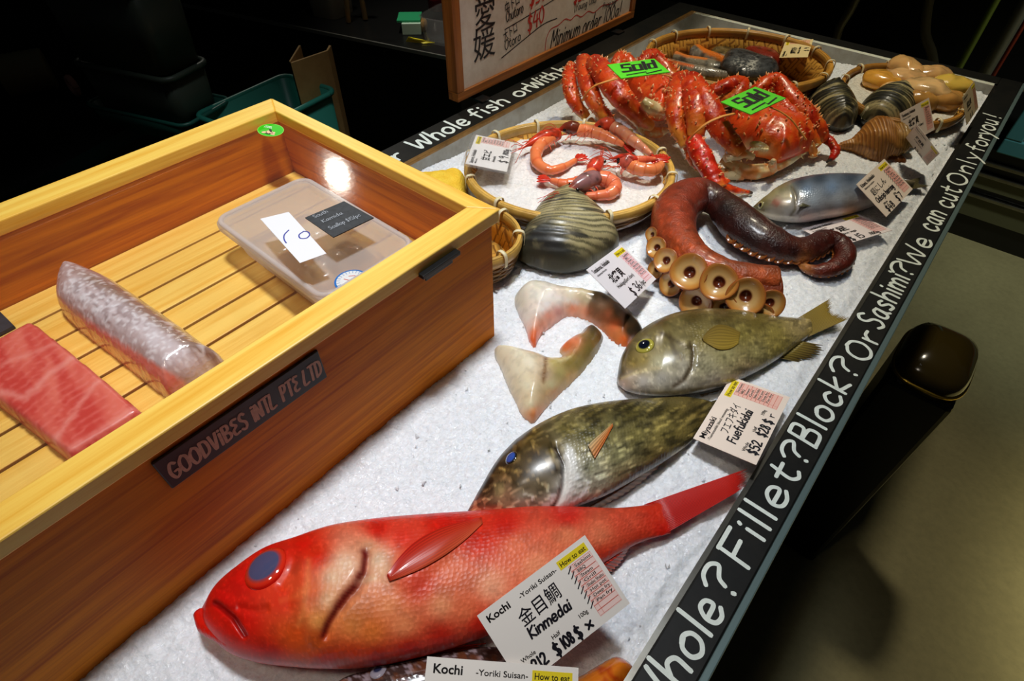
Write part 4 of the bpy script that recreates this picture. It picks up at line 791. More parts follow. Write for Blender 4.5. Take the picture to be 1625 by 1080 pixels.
# web of flesh under the arm that carries the suckers
P2 = catmull([PX(*p) for p in [(1227,466,.027),(1180,464,.027),(1135,452,.026),(1098,432,.026),(1072,408,.026),(1058,384,.026),(1056,355,.025)]], 80); tube(om, P2, np.interp(np.linspace(0, 1, 80), [0, .4, .8, 1], [.0255, .0265, .024, .018]), 28, upfix=True, cfun=lambda V, t, n: mix(np.array([92,36,16]) / 255, np.array([150,66,28]) / 255, fbm(V, 90, 143, 3)))
m_oct = mat('octopus_skin', None, rough=.36, coat=.3, coatr=.2, sss=.05, bumps=[('noise', 480, .8, .0012), ('voro', 300, .3, .0008)]); mesh_obj('arm', om, m_oct, oc)
def sucker_mb(c0, n, r, dark=False):
    mb = MB(); n = n / np.linalg.norm(n); a = np.cross(n, [.2, .3, 1]); a /= np.linalg.norm(a); b = np.cross(n, a)
    pr = [(.55, -.55), (.72, -.25), (.92, 0), (1.0, .14), (.97, .22), (.86, .20), (.70, .10), (.48, -.02), (.30, -.08), (.24, -.16), (.16, -.28), (.0, -.34)]
    pr = catmull(np.array(pr), 34); t = np.arange(28) * 2 * math.pi / 28; wob = 1 + .03 * np.sin(t * 3 + c0[0] * 900)
    V = (c0 + r * (pr[:, :1, None] * wob[None, :, None]) * (np.cos(t)[None, :, None] * a + np.sin(t)[None, :, None] * b) + r * pr[:, 1][:, None, None] * n).reshape(-1, 3)
    k = np.linspace(0, 1, 34); rimc = np.array([150,74,30]) / 255.; cup = np.array([192,130,58]) / 255.; mid_ = np.array([210,168,104]) / 255.; hole = np.array([96,40,18]) / 255.
    c = mix(mix(np.tile(np.array([104,46,22]) / 255., (34, 1)), rimc, sm(.1, .3, k)), cup, sm(.38, .5, k)); c = mix(c, mid_, sm(.5, .66, k)); c = mix(c, hole, sm(.74, .80, k))
    if dark: c = c * np.array([.75, .6, .5])
    mb.add(V, grid_faces(34, 28, wrapv=True), c=np.repeat(c, 28, axis=0), uv=V[:, :2]); return mb
SO = Surf(om.V(), om.f)
m_suck = mat('sucker_flesh', None, rough=.22, coat=.5, sss=.06, bumps=[('noise', 500, .15, .0005)])
for x, y, h, r, ox, oy in [(1046,394,.040,.0145,-.7,-.1),(1061,414,.040,.0165,-.6,-.3),(1097,433,.040,.0235,-.25,-.35),(1142,448,.036,.0230,-.1,-.4),(1183,468,.030,.0230,.0,-.5),(1109,474,.020,.0215,-.3,-.6),(1151,484,.016,.0180,-.1,-.7),(1220,478,.022,.0175,.2,-.6),(1064,452,.020,.0160,-.7,-.5),(1041,428,.022,.0125,-.9,-.3),(1039,372,.034,.0105,-.9,.1),(1204,494,.012,.0170,.0,-.8)]:
    p, n0 = SO.ray(x, y); v = CAM - p; v /= np.linalg.norm(v); n = v * .7 + n0 * .55 + np.array([ox * .25, oy * .25, 0]); n /= np.linalg.norm(n); p = p + n * r * .42; mesh_obj('sucker', sucker_mb(p, n, r * .88), m_suck, oc)
# small suckers down both edges of the tapering tip
sk = []
for i in range(138, 236, 3):
    T = P[min(i + 1, 239)] - P[i - 1]; side = np.cross(T, [0, 0, 1.0]); side /= np.linalg.norm(side)
    sk.append((P[i] + side * R[i] * .92 + np.array([0, 0, -.1 * R[i]]), side + np.array([0, 0, .55]), max(.0016, R[i] * .30)))
    if i > 184: sk.append((P[i] - side * R[i] * .92 + np.array([0, 0, -.1 * R[i]]), -side + np.array([0, 0, .55]), max(.0014, R[i] * .24)))
for c0, n, r in sk: mesh_obj('sucker', sucker_mb(c0, n, r, True), m_suck, oc)

# ------------------------------------------------------------------ bamboo baskets
m_bam = mat('bamboo', None, rough=.42, coat=.25, mott=(45, .35, rgb(120, 80, 30)), bumps=[('noise', 220, .3, .0008)])
m_tie = mat('basket_tie', rgb(232, 220, 180), rough=.45)
def weave_mat(name, a, b):
    m, nt, bs = _nodes(name); L = nt.links.new; tc = N(nt, 'ShaderNodeTexCoord'); mp = N(nt, 'ShaderNodeMapping'); mp.inputs['Rotation'].default_value = (0, 0, .6); L(tc.outputs['Object'], mp.inputs['Vector'])
    ck = N(nt, 'ShaderNodeTexChecker', Scale=62.0); L(mp.outputs[0], ck.inputs['Vector']); ws = []
    for d in ('X', 'Y'):
        w = N(nt, 'ShaderNodeTexWave', Scale=40.0, Distortion=1.5); w.bands_direction = d; L(mp.outputs[0], w.inputs['Vector']); ws.append(w)
    mx = N(nt, 'ShaderNodeMix', data_type='FLOAT'); L(ck.outputs['Fac'], mx.inputs[0]); L(ws[0].outputs['Fac'], mx.inputs[2]); L(ws[1].outputs['Fac'], mx.inputs[3])
    cr = N(nt, 'ShaderNodeValToRGB'); L(mx.outputs[0], cr.inputs[0]); e = cr.color_ramp.elements; e[0].position = .02; e[0].color = (*b, 1); e[1].position = .35; e[1].color = (*a, 1)
    L(cr.outputs[0], bs.inputs['Base Color']); bs.inputs['Roughness'].default_value = .5; bp = N(nt, 'ShaderNodeBump', Strength=.5, Distance=.0008); L(mx.outputs[0], bp.inputs['Height']); L(bp.outputs[0], bs.inputs['Normal']); return m
m_weave = weave_mat('woven_bamboo', rgb(226, 170, 72), rgb(150, 98, 36))
def basket(label, c0, a, b, ang, zr, z0, c1=(222,176,84), c2=(120,84,34), ties=12, depth=.03, tw=.0042):
    c0 = np.array(c0, float); ca, sa = math.cos(ang), math.sin(ang)
    def ring(k, z, n=120, ph=0):
        t = np.linspace(0, 2 * math.pi, n, endpoint=False) + ph; x, y = a * k * np.cos(t), b * k * np.sin(t)
        return np.stack([c0[0] + x * ca - y * sa, c0[1] + x * sa + y * ca, np.full(n, z)], 1)
    t = thing('bamboo_basket', label, 'basket', (*c0, z0), 'bamboo baskets'); lt, dk = np.array(c1) / 255, np.array(c2) / 255
    def hoop(mb, k, z, r, c, flat=1.0, wav=0.0, n=120, ph=0):
        P = ring(k, z, n); P[:, 2] += wav * np.sin(np.arange(n) * 2 * math.pi * 18 / n + ph); P = np.vstack([P, P[:1]]); aa = np.arange(8) * 2 * math.pi / 8
        ctr = np.array([*c0, z]); o = P - ctr; o[:, 2] = 0; o /= np.linalg.norm(o, axis=1)[:, None]
        V = (P[:, None] + r * (np.cos(aa)[None, :, None] * o[:, None] + flat * np.sin(aa)[None, :, None] * np.array([0, 0, 1.0]))).reshape(-1, 3)
        cv = np.tile(c, (len(V), 1)) * (.82 + .36 * fbm(V, 50, int(z * 9000) % 97, 3))[:, None]; mb.add(V, grid_faces(n + 1, 8, wrapv=True), c=cv)
    rim = MB(); hh = zr - z0
    hoop(rim, 1.0, zr - .006, .0022, lt * .92, 3.2); hoop(rim, .955, zr - .006, .0022, lt * .86, 3.2); hoop(rim, .978, zr - .001, .0024, lt * 1.04, 1.0); hoop(rim, .992, zr + .0005, .0013, lt, 1.0); hoop(rim, .965, zr + .0005, .0013, lt * .95, 1.0)
    mesh_obj('rim', rim, m_bam, t)
    side = MB(); nn = max(4, int((hh - .012) / .0036))
    for i in range(nn):
        f = (i + .5) / nn; z = z0 + .002 + (hh - .014) * f; k = .80 + .17 * math.sqrt(f); hoop(side, k, z, .0026, dk * (.8 + .5 * (i % 3) / 2) * (.75 + .35 * f), .75, .0009, ph=math.pi * (i % 2))
    mesh_obj('woven_side', side, m_bam, t)
    bt = MB(); R_ = ring(.95, zr - .012, 80); R2 = ring(.78, z0 + .006, 80); bt.add(np.vstack([R_, R2, [[*c0, z0 + .0055]]]), [(i, (i + 1) % 80, 80 + (i + 1) % 80, 80 + i)[::-1] for i in range(80)] + [(80 + i, 80 + (i + 1) % 80, 160) for i in range(80)])
    mesh_obj('woven_base', bt, m_weave, t)
    for i in range(ties):
        q = ring(1.0, zr, ties, .3)[i]; o = q - np.array([*c0, zr]); o /= np.linalg.norm(o); s_ = np.cross([0, 0, 1.0], o); mb = MB()
        pts = [(.0035, -.0145), (.0040, -.004), (.0022, .0035), (-.003, .005), (-.0085, .0035), (-.0105, -.004), (-.0105, -.0135)]
        P = catmull(np.array([q + o * p[0] + np.array([0, 0, p[1]]) for p in pts]), 16)
        V = np.vstack([np.vstack([P - s_ * tw / 2, P + s_ * tw / 2]), np.vstack([P - s_ * tw / 2, P + s_ * tw / 2]) + np.tile(o * .0007 + np.array([0, 0, .0008]), (32, 1))]); n = 16
        F = [(i_, i_ + 1, n + i_ + 1, n + i_) for i_ in range(n - 1)] + [(2*n + n + i_, 2*n + n + i_ + 1, 2*n + i_ + 1, 2*n + i_) for i_ in range(n - 1)] + [(i_ + 2*n, i_ + 1 + 2*n, i_ + 1, i_) for i_ in range(n - 1)] + [(n + i_, n + i_ + 1, 3*n + i_ + 1, 3*n + i_) for i_ in range(n - 1)] + [(0, n, 3*n, 2*n), (n - 1, 3*n - 1, 4*n - 1, 2*n - 1)]
        mb.add(V, F); mesh_obj('tie', mb, m_tie, t)
    return t, ring
pb, ring_p = basket('round bamboo basket holding prawns on ice, price card on its rim', (-.398, .598), .142, .127, math.radians(40), .045, 0.0)
basket('round bamboo basket of dark-skinned fish fillets at the far end', (-.384, 1.092), .163, .136, math.radians(37), .052, -.004, (205,150,62), (96,62,26), ties=13)
basket('bamboo basket heaped with orange and tan shellfish meat in the far corner', (-.118, 1.172), .122, .096, math.radians(104), .036, .006, (176,122,46), (104,72,30), ties=11)
basket('small bamboo basket mostly hidden behind the wooden box corner', (-.402, .392), .069, .060, math.radians(20), .046, 0.0, ties=8)

# ice and prawns in the first basket
q = np.stack([(ring_p(k, 0, 90)[:, :2]) for k in np.linspace(0.02, .925, 44)], 0); nr, nt_ = 44, 90; Q2 = q.reshape(-1, 2); kk = np.repeat(np.linspace(0.02, .925, nr), nt_)
z = .026 + .012 * (1 - kk ** 2) + .008 * (fbm(Q2, 30, 151, 3) - .5) + .006 * (fbm(Q2, 120, 152, 3) - .5)
zpi = lambda x, y: .026 + .012 * (1 - min(1, ((x + .398) ** 2 + (y - .598) ** 2) / .0156))
im = MB(); im.add(np.column_stack([Q2, z]), grid_faces(nr, nt_, wrapv=True) + [tuple(range(nt_))[::-1]]); 
V0 = im.v[0]; V0s = V0.copy(); V0s[:, 2] = .012; im.add(V0s[-nt_:], []); b0 = len(V0) - nt_; im.f += [(b0 + i, len(V0) + i, len(V0) + (i + 1) % nt_, b0 + (i + 1) % nt_) for i in range(nt_)]; im.m += [0] * nt_; im.sm += [True] * nt_
tag(mesh_obj('basket_ice', im, ice_mat('basket_ice', rgb(236, 232, 230), 330.0, .6)), 'crushed ice mounded inside the prawn basket', 'ice', kind='stuff')
m_prawn = mat('prawn_shell', None, rough=.25, coat=.45, sss=.15, sssr=(.006, .002, .001), bumps=[('noise', 260, .2, .0006)])
m_hair = mat('prawn_feelers', rgb(205, 70, 40), rough=.4)
def prawn(label, head, body, hc, bc, seed, rb=.0092, tailc=(206,44,28), feel=4):
    """head: (x, y, h) of rostrum tip then back of head; body: points from head to tail"""
    r = np.random.default_rng(seed); up = lambda p: PX(p[0], p[1], p[2])
    H0, H1 = up(head[0]), up(head[1]); t = thing('prawn', label, 'prawn', (H1[0], H1[1], min(H1[2], .04) - .01), 'prawns in the basket')
    mb = MB(); P = catmull([up(p) for p in body], 64); k = np.linspace(0, 1, 64); seg = (k * 6.0) % 1
    R = rb * np.interp(k, [0, .15, .5, .85, 1], [.95, 1.0, .86, .55, .38]) * (1 + .13 * (seg - .5))
    tube(mb, P, R, 18, upfix=True, cfun=lambda V, tt, n: mix(mix(np.array(bc) / 255, np.array([240,150,100]) / 255, fbm(V, 120, seed, 3)), np.array([206,74,40]) / 255, sm(.82, .98, (tt * 6) % 1) * .5)); mesh_obj('abdomen', mb, m_prawn, t)
    mb = MB(); hd = H1 - H0; P = np.array([H1 - hd * f for f in np.linspace(-.04, 1, 30)]); P[:, 2] += .004 * np.sin(np.linspace(0, math.pi, 30)); k = np.linspace(0, 1, 30); R = rb * np.interp(k, [0, .1, .35, .6, .8, 1], [.85, 1.1, 1.12, .75, .28, .06])
    tube(mb, P, R, 18, upfix=True, cfun=lambda V, tt, n: mix(mix(np.array(hc) / 255, np.array(hc) / 255 * .62, sm(.45, .7, fbm(V, 140, seed + 3, 3))), np.array([212,70,40]) / 255, sm(.5, .9, tt)))
    mesh_obj('head', mb, m_prawn, t); d = hd / np.linalg.norm(hd); s_ = np.cross(d, [0, 0, 1.0]); s_ /= np.linalg.norm(s_)
    for sg in (-1, 1):
        e = MB(); ellipsoid(e, H1 - hd * .62 + s_ * sg * rb * .72 + np.array([0, 0, rb * .4]), (.0026, .0026, .0026), 10, 12, c=(.05, .03, .03)); mesh_obj('eye', e, m_eye, t)
    mb = MB()
    for i in range(7):
        sg = 1 if i % 2 else -1; b0 = H1 - hd * (.1 + .08 * i) + s_ * sg * rb * .6 - np.array([0, 0, rb * .3]); e1 = b0 + s_ * sg * rb * r.uniform(.8, 1.8) - d * rb * r.uniform(-.5, 1.8); e1[2] = max(.03, e1[2] - .003); tube(mb, catmull([b0, (b0 + e1) / 2 + [0, 0, .003], e1], 8), np.linspace(.0011, .0005, 8), 6, c=(.88, .36, .24))
    mesh_obj('legs', mb, m_prawn, t)
    mb = MB()
    for i in range(feel):
        b0 = H0 + (H1 - H0) * .2; a_ = r.uniform(-.9, .9); dirv = -d * math.cos(a_) + s_ * math.sin(a_); e1 = b0 + dirv * r.uniform(.025, .06); e1[2] = .042 + r.uniform(-.004, .006); m_ = (b0 + e1) / 2 + s_ * r.uniform(-.01, .01) + [0, 0, .008]; tube(mb, catmull([b0, m_, e1], 14), np.linspace(.0006, .0003, 14), 5)
    mesh_obj('feelers', mb, m_hair, t)
    td = up(body[-1]) - up(body[-2]); td /= np.linalg.norm(td); ts = np.cross(td, [0, 0, 1.0]); ts /= np.linalg.norm(ts); mb = MB(); T0 = up(body[-1])
    for a_ in (-.55, -.25, 0, .25, .55):
        dv = td * math.cos(a_) + ts * math.sin(a_); P = np.array([T0 + dv * x for x in np.linspace(-.002, .019, 10)]); P[:, 2] += .001 * math.cos(a_ * 4); tube(mb, P, np.interp(np.linspace(0, 1, 10), [0, .5, .85, 1], [.0016, .0034, .003, .0006]), 8, flat=.3, upfix=True, c=np.array(tailc) / 255)
    mesh_obj('tail_fan', mb, m_prawn, t); return t
prawn('red prawn curled round at the left of the basket with its tail pointing right', [(822,238,.045),(884,214,.05)], [(876,218,.05),(858,230,.048),(850,246,.046),(856,262,.045),(874,270,.045),(894,265,.045),(914,254,.046)], (222,66,36), (238,112,58), 161, feel=5)
prawn('dark-headed prawn lying along the back of the basket', [(882,208,.052),(916,206,.054)], [(916,207,.054),(936,208,.055),(956,214,.054),(974,222,.052),(990,230,.048)], (112,44,26), (238,118,64), 162)
prawn('grey-shelled prawn against the far right rim of the basket', [(936,204,.056),(972,199,.06)], [(970,200,.06),(988,210,.059),(1006,224,.058),(1022,236,.056),(1034,246,.054)], (214,74,44), (190,124,100), 163)
prawn('front prawn with a large grey-purple head pointing to the lower left', [(888,313,.044),(946,283,.052)], [(950,282,.05),(966,286,.048),(976,296,.045),(970,306,.043),(952,310,.042),(930,310,.041)], (150,104,104), (232,104,72), 164, rb=.0105, feel=5)
prawn('red prawn behind the grey-headed one with its thin tail stretched left', [(958,250,.05),(940,272,.05)], [(940,274,.05),(930,284,.049),(914,290,.047),(894,291,.046),(874,286,.046)], (218,70,48), (230,96,58), 165, feel=5)
prawn('orange prawn at the right of the basket bending towards the rim', [(974,256,.052),(1000,262,.053)], [(998,262,.053),(1016,268,.053),(1034,270,.052),(1047,264,.05),(1050,254,.049)], (214,100,80), (240,122,64), 166)
prawn('small red prawn with spread feelers lying over the front pair', [(966,252,.056),(1008,256,.058)], [(1006,255,.057),(1024,253,.056),(1040,252,.055)], (220,60,40), (222,84,58), 167, rb=.006, feel=3)

# fillets in the far basket
m_fill = mat('fillet_skin', None, rough=.3, coat=.35, metal=0.0, bumps=[('voro', 330, .5, .0008)])
def fillet(label, pts, h, top, skinc, fleshc, edge_pts, w=6, gloss=None, res=.0028):
    mb = MB(); o = outl(pts, h)
    def cf(V, D):
        q = toPX(V); c = mix(np.array(skinc) / 255, np.array(skinc) / 255 * .55, sm(.4, .7, fbm(V[:, :2], 90, 171, 3)))
        if edge_pts: d, _ = dist_poly(q, edge_pts); c = mix(c, np.array(fleshc) / 255, sm(w, w * .5, d))
        if gloss: d, _ = dist_poly(q, gloss); c = mix(c, np.array([196,196,190]) / 255, np.exp(-(d / 9) ** 2) * sm(.45, .6, fbm(q, .5, 173, 2)))
        return c
    pillow(mb, o, h - .006, lambda d, q: .006 + top * (1 - np.exp(-d / .006)), res, cfun=cf, zb=h - .008); return tag(mesh_obj('fish_fillet', mb, m_fill), label, 'fish fillet', 'fillets in the far basket')
fillet('fillet with bright orange flesh edge curving up to the back rim', [(1081,57),(1092,55),(1100,62),(1110,74),(1126,86),(1150,93),(1166,100),(1160,106),(1138,100),(1112,92),(1094,86),(1084,76),(1080,66)], .016, .014, (136,132,122), (226,120,32), [(1090,52),(1104,66),(1120,80),(1150,94)], 6, [(1086,76),(1100,86)])
fillet('grey orange-edged fillet between the curved fillet and the one nearest the crabs', [(1060,80),(1072,84),(1090,92),(1116,96),(1142,102),(1156,112),(1130,112),(1100,104),(1078,98),(1064,92)], .014, .012, (138,132,116), (226,130,60), [(1066,80),(1090,88),(1120,92)], 4)
fillet('lowest grey fillet, nearest the crabs, in the far basket', [(1053,94),(1070,99),(1092,105),(1120,110),(1146,116),(1168,121),(1140,122),(1106,118),(1080,112),(1062,104)], .016, .012, (144,136,120), (222,110,50), [(1054,93),(1080,101),(1100,105)], 3)
fillet('olive-dark fillet lying behind the others at the back of the far basket', [(1126,69),(1138,72),(1156,78),(1176,84),(1180,92),(1160,96),(1142,92),(1128,84),(1124,76)], .016, .010, (112,96,56), (214,110,40), [(1124,86),(1150,96)], 4)
fillet('dark red piece of fish with exposed flesh beside the far basket price card', [(1178,81),(1196,78),(1216,79),(1234,87),(1238,97),(1226,103),(1206,98),(1188,90)], .018, .014, (130,40,24), (130,40,22), None)
fillet('square-cut black-scaled fillet with a silvery sheen on top of the far basket', [(1153,84),(1166,82),(1182,84),(1206,92),(1232,101),(1236,110),(1226,118),(1200,121),(1172,119),(1156,112),(1143,104),(1147,94)], .026, .013, (74,77,80), (150,130,110), None, 4, [(1170,100),(1190,108),(1196,96)])
# shellfish meat
m_meat = mat('shellfish_meat', None, rough=.2, coat=.6, sss=.2, sssr=(.008, .004, .002), bumps=[('noise', 110, .4, .0015)])
im = MB(); cxy = np.array([-.118, 1.172]); t = np.arange(60) * 2 * math.pi / 60
for k in np.linspace(.02, .9, 16):
    pass
rr_k = np.linspace(.02, .9, 20); q = np.array([[cxy + k * np.array([.122 * math.cos(a) * math.cos(1.815) - .096 * math.sin(a) * math.sin(1.815), .122 * math.cos(a) * math.sin(1.815) + .096 * math.sin(a) * math.cos(1.815)]) for a in t] for k in rr_k]).reshape(-1, 2)
im.add(np.column_stack([q, .028 + .006 * (fbm(q, 90, 181, 3) - .5)]), grid_faces(20, 60, wrapv=True) + [tuple(range(60))[::-1]])
tag(mesh_obj('basket_ice', im, ice_mat('basket_ice_corner', rgb(225, 222, 210), 330.0, .6)), 'crushed ice under the shellfish meat in the far corner basket', 'ice', kind='stuff')
for i, (x, y, rx, ry, c, lb) in enumerate([(1400,128,.030,.024,(244,178,72),'bright orange shellfish meat nearest the ice at left of the corner basket'),(1436,126,.030,.022,(232,184,124),'tan shellfish meat just right of the bright orange piece'),(1432,148,.032,.024,(238,194,132),'tan shellfish meat at the front of the heap, above the striped clam'),(1470,143,.034,.025,(240,196,134),'largest tan shellfish meat in the middle of the heap'),
      (1476,121,.030,.020,(228,180,118),'tan shellfish meat at the back of the heap beside the basket rim'),(1438,109,.032,.018,(224,176,112),'flat tan shellfish meat lying against the back rim of the corner basket'),(1508,138,.030,.020,(226,190,84),'yellowish shellfish meat at the right end of the heap'),(1496,158,.026,.019,(204,150,80),'brown glossy shellfish meat beside the corner price card'),(1458,163,.024,.016,(190,140,70),'small tan shellfish meat at the front rim behind the clam price card')]):
    mb = MB(); r = np.random.default_rng(190 + i); a_ = r.uniform(-.6, .6); M = np.array([[math.cos(a_), -math.sin(a_), 0], [math.sin(a_), math.cos(a_), 0], [0, 0, 1]]); hz = .038 + (.010 if i in (3,) else .004 * (i % 2))
    V = ellipsoid(mb, PX(x, y, hz), (rx * 1.12, ry * 1.15, .017), 22, 30, M=M, p=.9, cfun=lambda U, V: mix(np.array(c) / 255, np.array(c) / 255 * .84, sm(.45, .7, fbm(V, 50, 200 + i, 3)))); V[:, :] += (fbm(V, 55, 210 + i, 3) - .5)[:, None] * .010 * np.array([.6, .6, 1]); mb.v = [V]
    tag(mesh_obj('shellfish_meat', mb, m_meat), lb, 'shellfish', 'shellfish meat in the corner basket')
# ------------------------------------------------------------------ king crabs
m_crab = mat('crab_shell', None, rough=.36, coat=.3, coatr=.2, bumps=[('noise', 170, .5, .0015), ('voro', 300, .25, .001)])
m_band = mat('rubber_band', rgb(226, 150, 70), rough=.5)
RED, DRK, CRM, YEL = np.array([232, 74, 20]) / 255, np.array([178, 30, 8]) / 255, np.array([246, 224, 172]) / 255, np.array([238, 168, 60]) / 255
def crab_col(lo=.2, cream=.6, red=RED):
    def f(V, t, n):
        c = mix(DRK, red, sm(.25, .6, fbm(V, 70, 301, 4))); c = mix(c, np.array([240, 120, 40]) / 255, sm(.5, .75, fbm(V, 130, 305, 3)) * .6)
        c = mix(c, YEL, sm(1 - cream, 1.05, t) * sm(.35, .6, fbm(V, 50, 309, 3)) * .9); return mix(c, CRM, sm(-lo, -lo - .5, n[:, 2]) * .85)
    return f
def limb(parent, name, pts, seed, spines=70, cream=.5, sp=.0038, tip=None, red=RED, flat=.85, lo=.15, seg=18):
    """one leg: (x, y, height, radius) along photograph rays, with rows of spines"""
    A = catmull([[*PX(a, b, c), r] for a, b, c, r in pts], 60); P, R = A[:, :3], np.maximum(A[:, 3], .0012); r = np.random.default_rng(seed); mb = MB()
    V, n = tube(mb, P, R, seg, flat=flat, upfix=True, cfun=crab_col(lo, cream, red), bump=lambda V: .0045 * (fbm(V, 85, seed % 50, 3) - .5) + .002 * (fbm(V, 260, seed % 50 + 4, 2) - .5))
    if tip is not None:
        k = np.repeat(np.linspace(0, 1, 60), seg); mb.c[0] = mix(mb.c[0], np.array(tip) / 255, sm(.80, .92, k))
    T = np.gradient(P, axis=0); T /= np.linalg.norm(T, axis=1)[:, None]
    for i in range(int(spines * 1.25)):
        j = r.integers(3, 55); k = j * seg + r.integers(0, seg); 
        if n[k][2] < -.45: continue
        h = sp * r.uniform(.5, 1.35) * min(1, R[j] / .008); d = n[k] + T[j] * r.uniform(.0, .5) + r.normal(0, .15, 3); cone(mb, V[k], d, h * .42, h, c=mix(RED, YEL, np.array([r.random() * .6]))[0], c2=(.97, .80, .55))
    return mesh_obj(name, mb, m_crab, parent)
def carapace(parent, pts, h, top, edge, seed, spines, cream=None, name='carapace', zb=.0):
    mb = MB(); o = outl(pts, h); r = np.random.default_rng(seed)
    def prof(d, q): return .004 + top * np.sqrt(np.maximum(1 - (1 - np.clip(d / edge, 0, 1)) ** 2, 0)) + .006 * (fbm(q, 38, seed % 60, 3) - .5) * sm(0, .01, d) + .003 * (fbm(q, 120, seed % 60 + 3, 2) - .5) * sm(0, .006, d)
    def cf(V, D):
        c = mix(DRK, RED, sm(.25, .55, fbm(V[:, :2], 50, 321, 4))); c = mix(c, np.array([242, 126, 44]) / 255, sm(.5, .72, fbm(V[:, :2], 90, 325, 3)) * .7)
        if cream: q = toPX(V); c = mix(c, CRM, region(q, cream, 7) * sm(.3, .5, fbm(q, .12, 327, 3) + .12))
        return c
    V, D, m_ = pillow(mb, o, h, prof, .0032, cfun=cf, zb=h - .006)
    ct_ = o.mean(0)
    for i in range(int(spines * 1.3)):
        k = r.integers(0, m_); p = V[k]; 
        if D[k] < .002 and r.random() < .5: continue
        out = np.array([*(p[:2] - ct_) * 9, 1.0]); s_ = r.uniform(.003, .0085) * (1 if D[k] < .02 else .6); cone(mb, p, out, s_ * .45, s_, c=RED * 1.0, c2=(.98, .78, .5))
    return mesh_obj(name, mb, m_crab, parent)
def band(parent, pts, w=.0022):
    mb = MB(); tube(mb, catmull([PX(*p) for p in pts], 30), w, 8, flat=.5, upfix=True); return mesh_obj('rubber_band', mb, m_band, parent)

c2 = thing('king_crab', 'front red spiny crab, strapped, its claw tip reaching the octopus arm', 'crab', (-.24, .78, .0), 'king crabs')
carapace(c2, [(1150,198),(1166,184),(1196,170),(1232,164),(1262,172),(1284,186),(1300,206),(1298,222),(1280,236),(1256,248),(1234,254),(1220,246),(1200,242),(1182,232),(1160,216)], .034, .036, .055, 331, 130, [(1176,228),(1190,222),(1214,232),(1226,246),(1210,248),(1190,240)])
limb(c2, 'leg', [(1129,146,.075,.012),(1150,138,.082,.013),(1177,130,.084,.011),(1168,150,.075,.012),(1140,166,.06,.011)], 341, 60)
limb(c2, 'leg', [(1196,148,.078,.010),(1214,132,.088,.011),(1231,126,.09,.012),(1248,146,.080,.015),(1272,176,.066,.0165),(1294,202,.05,.0155),(1306,222,.034,.012)], 342, 95)
limb(c2, 'leg', [(1240,164,.072,.010),(1262,186,.062,.012),(1284,212,.046,.012),(1296,232,.03,.009)], 343, 50)
limb(c2, 'leg', [(1078,126,.088,.014),(1076,150,.086,.016),(1073,178,.074,.015),(1078,206,.058,.013),(1088,232,.042,.008)], 344, 100, cream=.75)
limb(c2, 'leg', [(1086,124,.094,.015),(1096,146,.092,.017),(1104,170,.086,.017),(1106,196,.072,.015),(1104,216,.058,.012)], 345, 90, cream=.4)
limb(c2, 'leg', [(1098,126,.096,.014),(1112,150,.094,.018),(1128,180,.082,.0185),(1146,208,.066,.0165),(1162,228,.052,.014),(1176,244,.042,.010)], 346, 110, cream=.3)
limb(c2, 'leg', [(1092,216,.044,.012),(1098,240,.03,.011),(1110,262,.02,.010),(1120,276,.014,.006)], 347, 40, cream=.7)
limb(c2, 'claw_arm', [(1100,222,.058,.012),(1110,240,.052,.0145),(1122,262,.042,.0145),(1134,284,.032,.0135),(1143,300,.025,.010)], 348, 70, cream=.15, red=np.array([222,40,14]) / 255)
limb(c2, 'claw_finger', [(1138,294,.027,.0095),(1152,299,.022,.0085),(1170,303,.016,.006),(1184,305,.011,.0035),(1194,306,.008,.0012)], 349, 10, cream=.1, tip=(56,36,22), lo=-.25)
limb(c2, 'claw_finger', [(1142,290,.032,.006),(1150,288,.032,.005),(1160,287,.03,.0015)], 350, 4, cream=.1, tip=(50,34,20))
limb(c2, 'claw_finger', [(1308,218,.034,.008),(1318,226,.032,.0085),(1325,236,.028,.0075),(1322,248,.022,.0055),(1312,258,.016,.0012)], 351, 12, cream=.1, tip=(44,32,22), red=np.array([214,30,12]) / 255)
und = crab_col(-2, .1)
def creamy(pts, seed, sp=18, name='under_segment'):
    A = catmull([[*PX(a, b, c), r] for a, b, c, r in pts], 40); mb = MB(); r = np.random.default_rng(seed)
    V, n = tube(mb, A[:, :3], np.maximum(A[:, 3], .001), 14, flat=.8, upfix=True, cfun=lambda V, t, n: mix(mix(CRM, CRM * .86, fbm(V, 90, 361, 3)), np.array([232,130,50]) / 255, sm(.48, .66, fbm(V, 70, 363, 3)) * .85), bump=lambda V: .003 * (fbm(V, 90, seed % 40, 3) - .5))
    for i in range(sp): k = r.integers(30, 39 * 14); cone(mb, V[k], n[k] + r.normal(0, .3, 3), .0016, r.uniform(.003, .006), c=CRM, c2=(.98, .86, .62), seg=4)
    return mesh_obj(name, mb, m_crab, c2 if seed < 380 else c1)
creamy([(1146,252,.022,.007),(1162,262,.018,.010),(1184,272,.014,.0125),(1206,272,.014,.0125),(1224,268,.016,.010)], 371); creamy([(1224,268,.022,.008),(1240,258,.024,.010),(1258,246,.026,.010),(1276,232,.028,.009),(1284,222,.032,.007)], 372); creamy([(1150,252,.034,.006),(1168,246,.038,.008),(1182,244,.038,.007),(1196,250,.034,.005)], 373)
creamy([(1228,254,.046,.004),(1226,262,.034,.006),(1228,270,.024,.005)], 374, 4); creamy([(1268,222,.04,.007),(1282,224,.038,.008),(1290,238,.028,.007),(1292,250,.02,.004)], 375); creamy([(1110,258,.016,.008),(1126,268,.012,.009),(1150,276,.010,.009),(1180,280,.008,.007)], 376)
mm = MB()
for i in range(7): ellipsoid(mm, PX(1192 + i * 4.2, 236 + .8 * abs(i - 3) * .6, .058), (.0022, .0028, .0022), 8, 10, c=(.95, .86, .64))
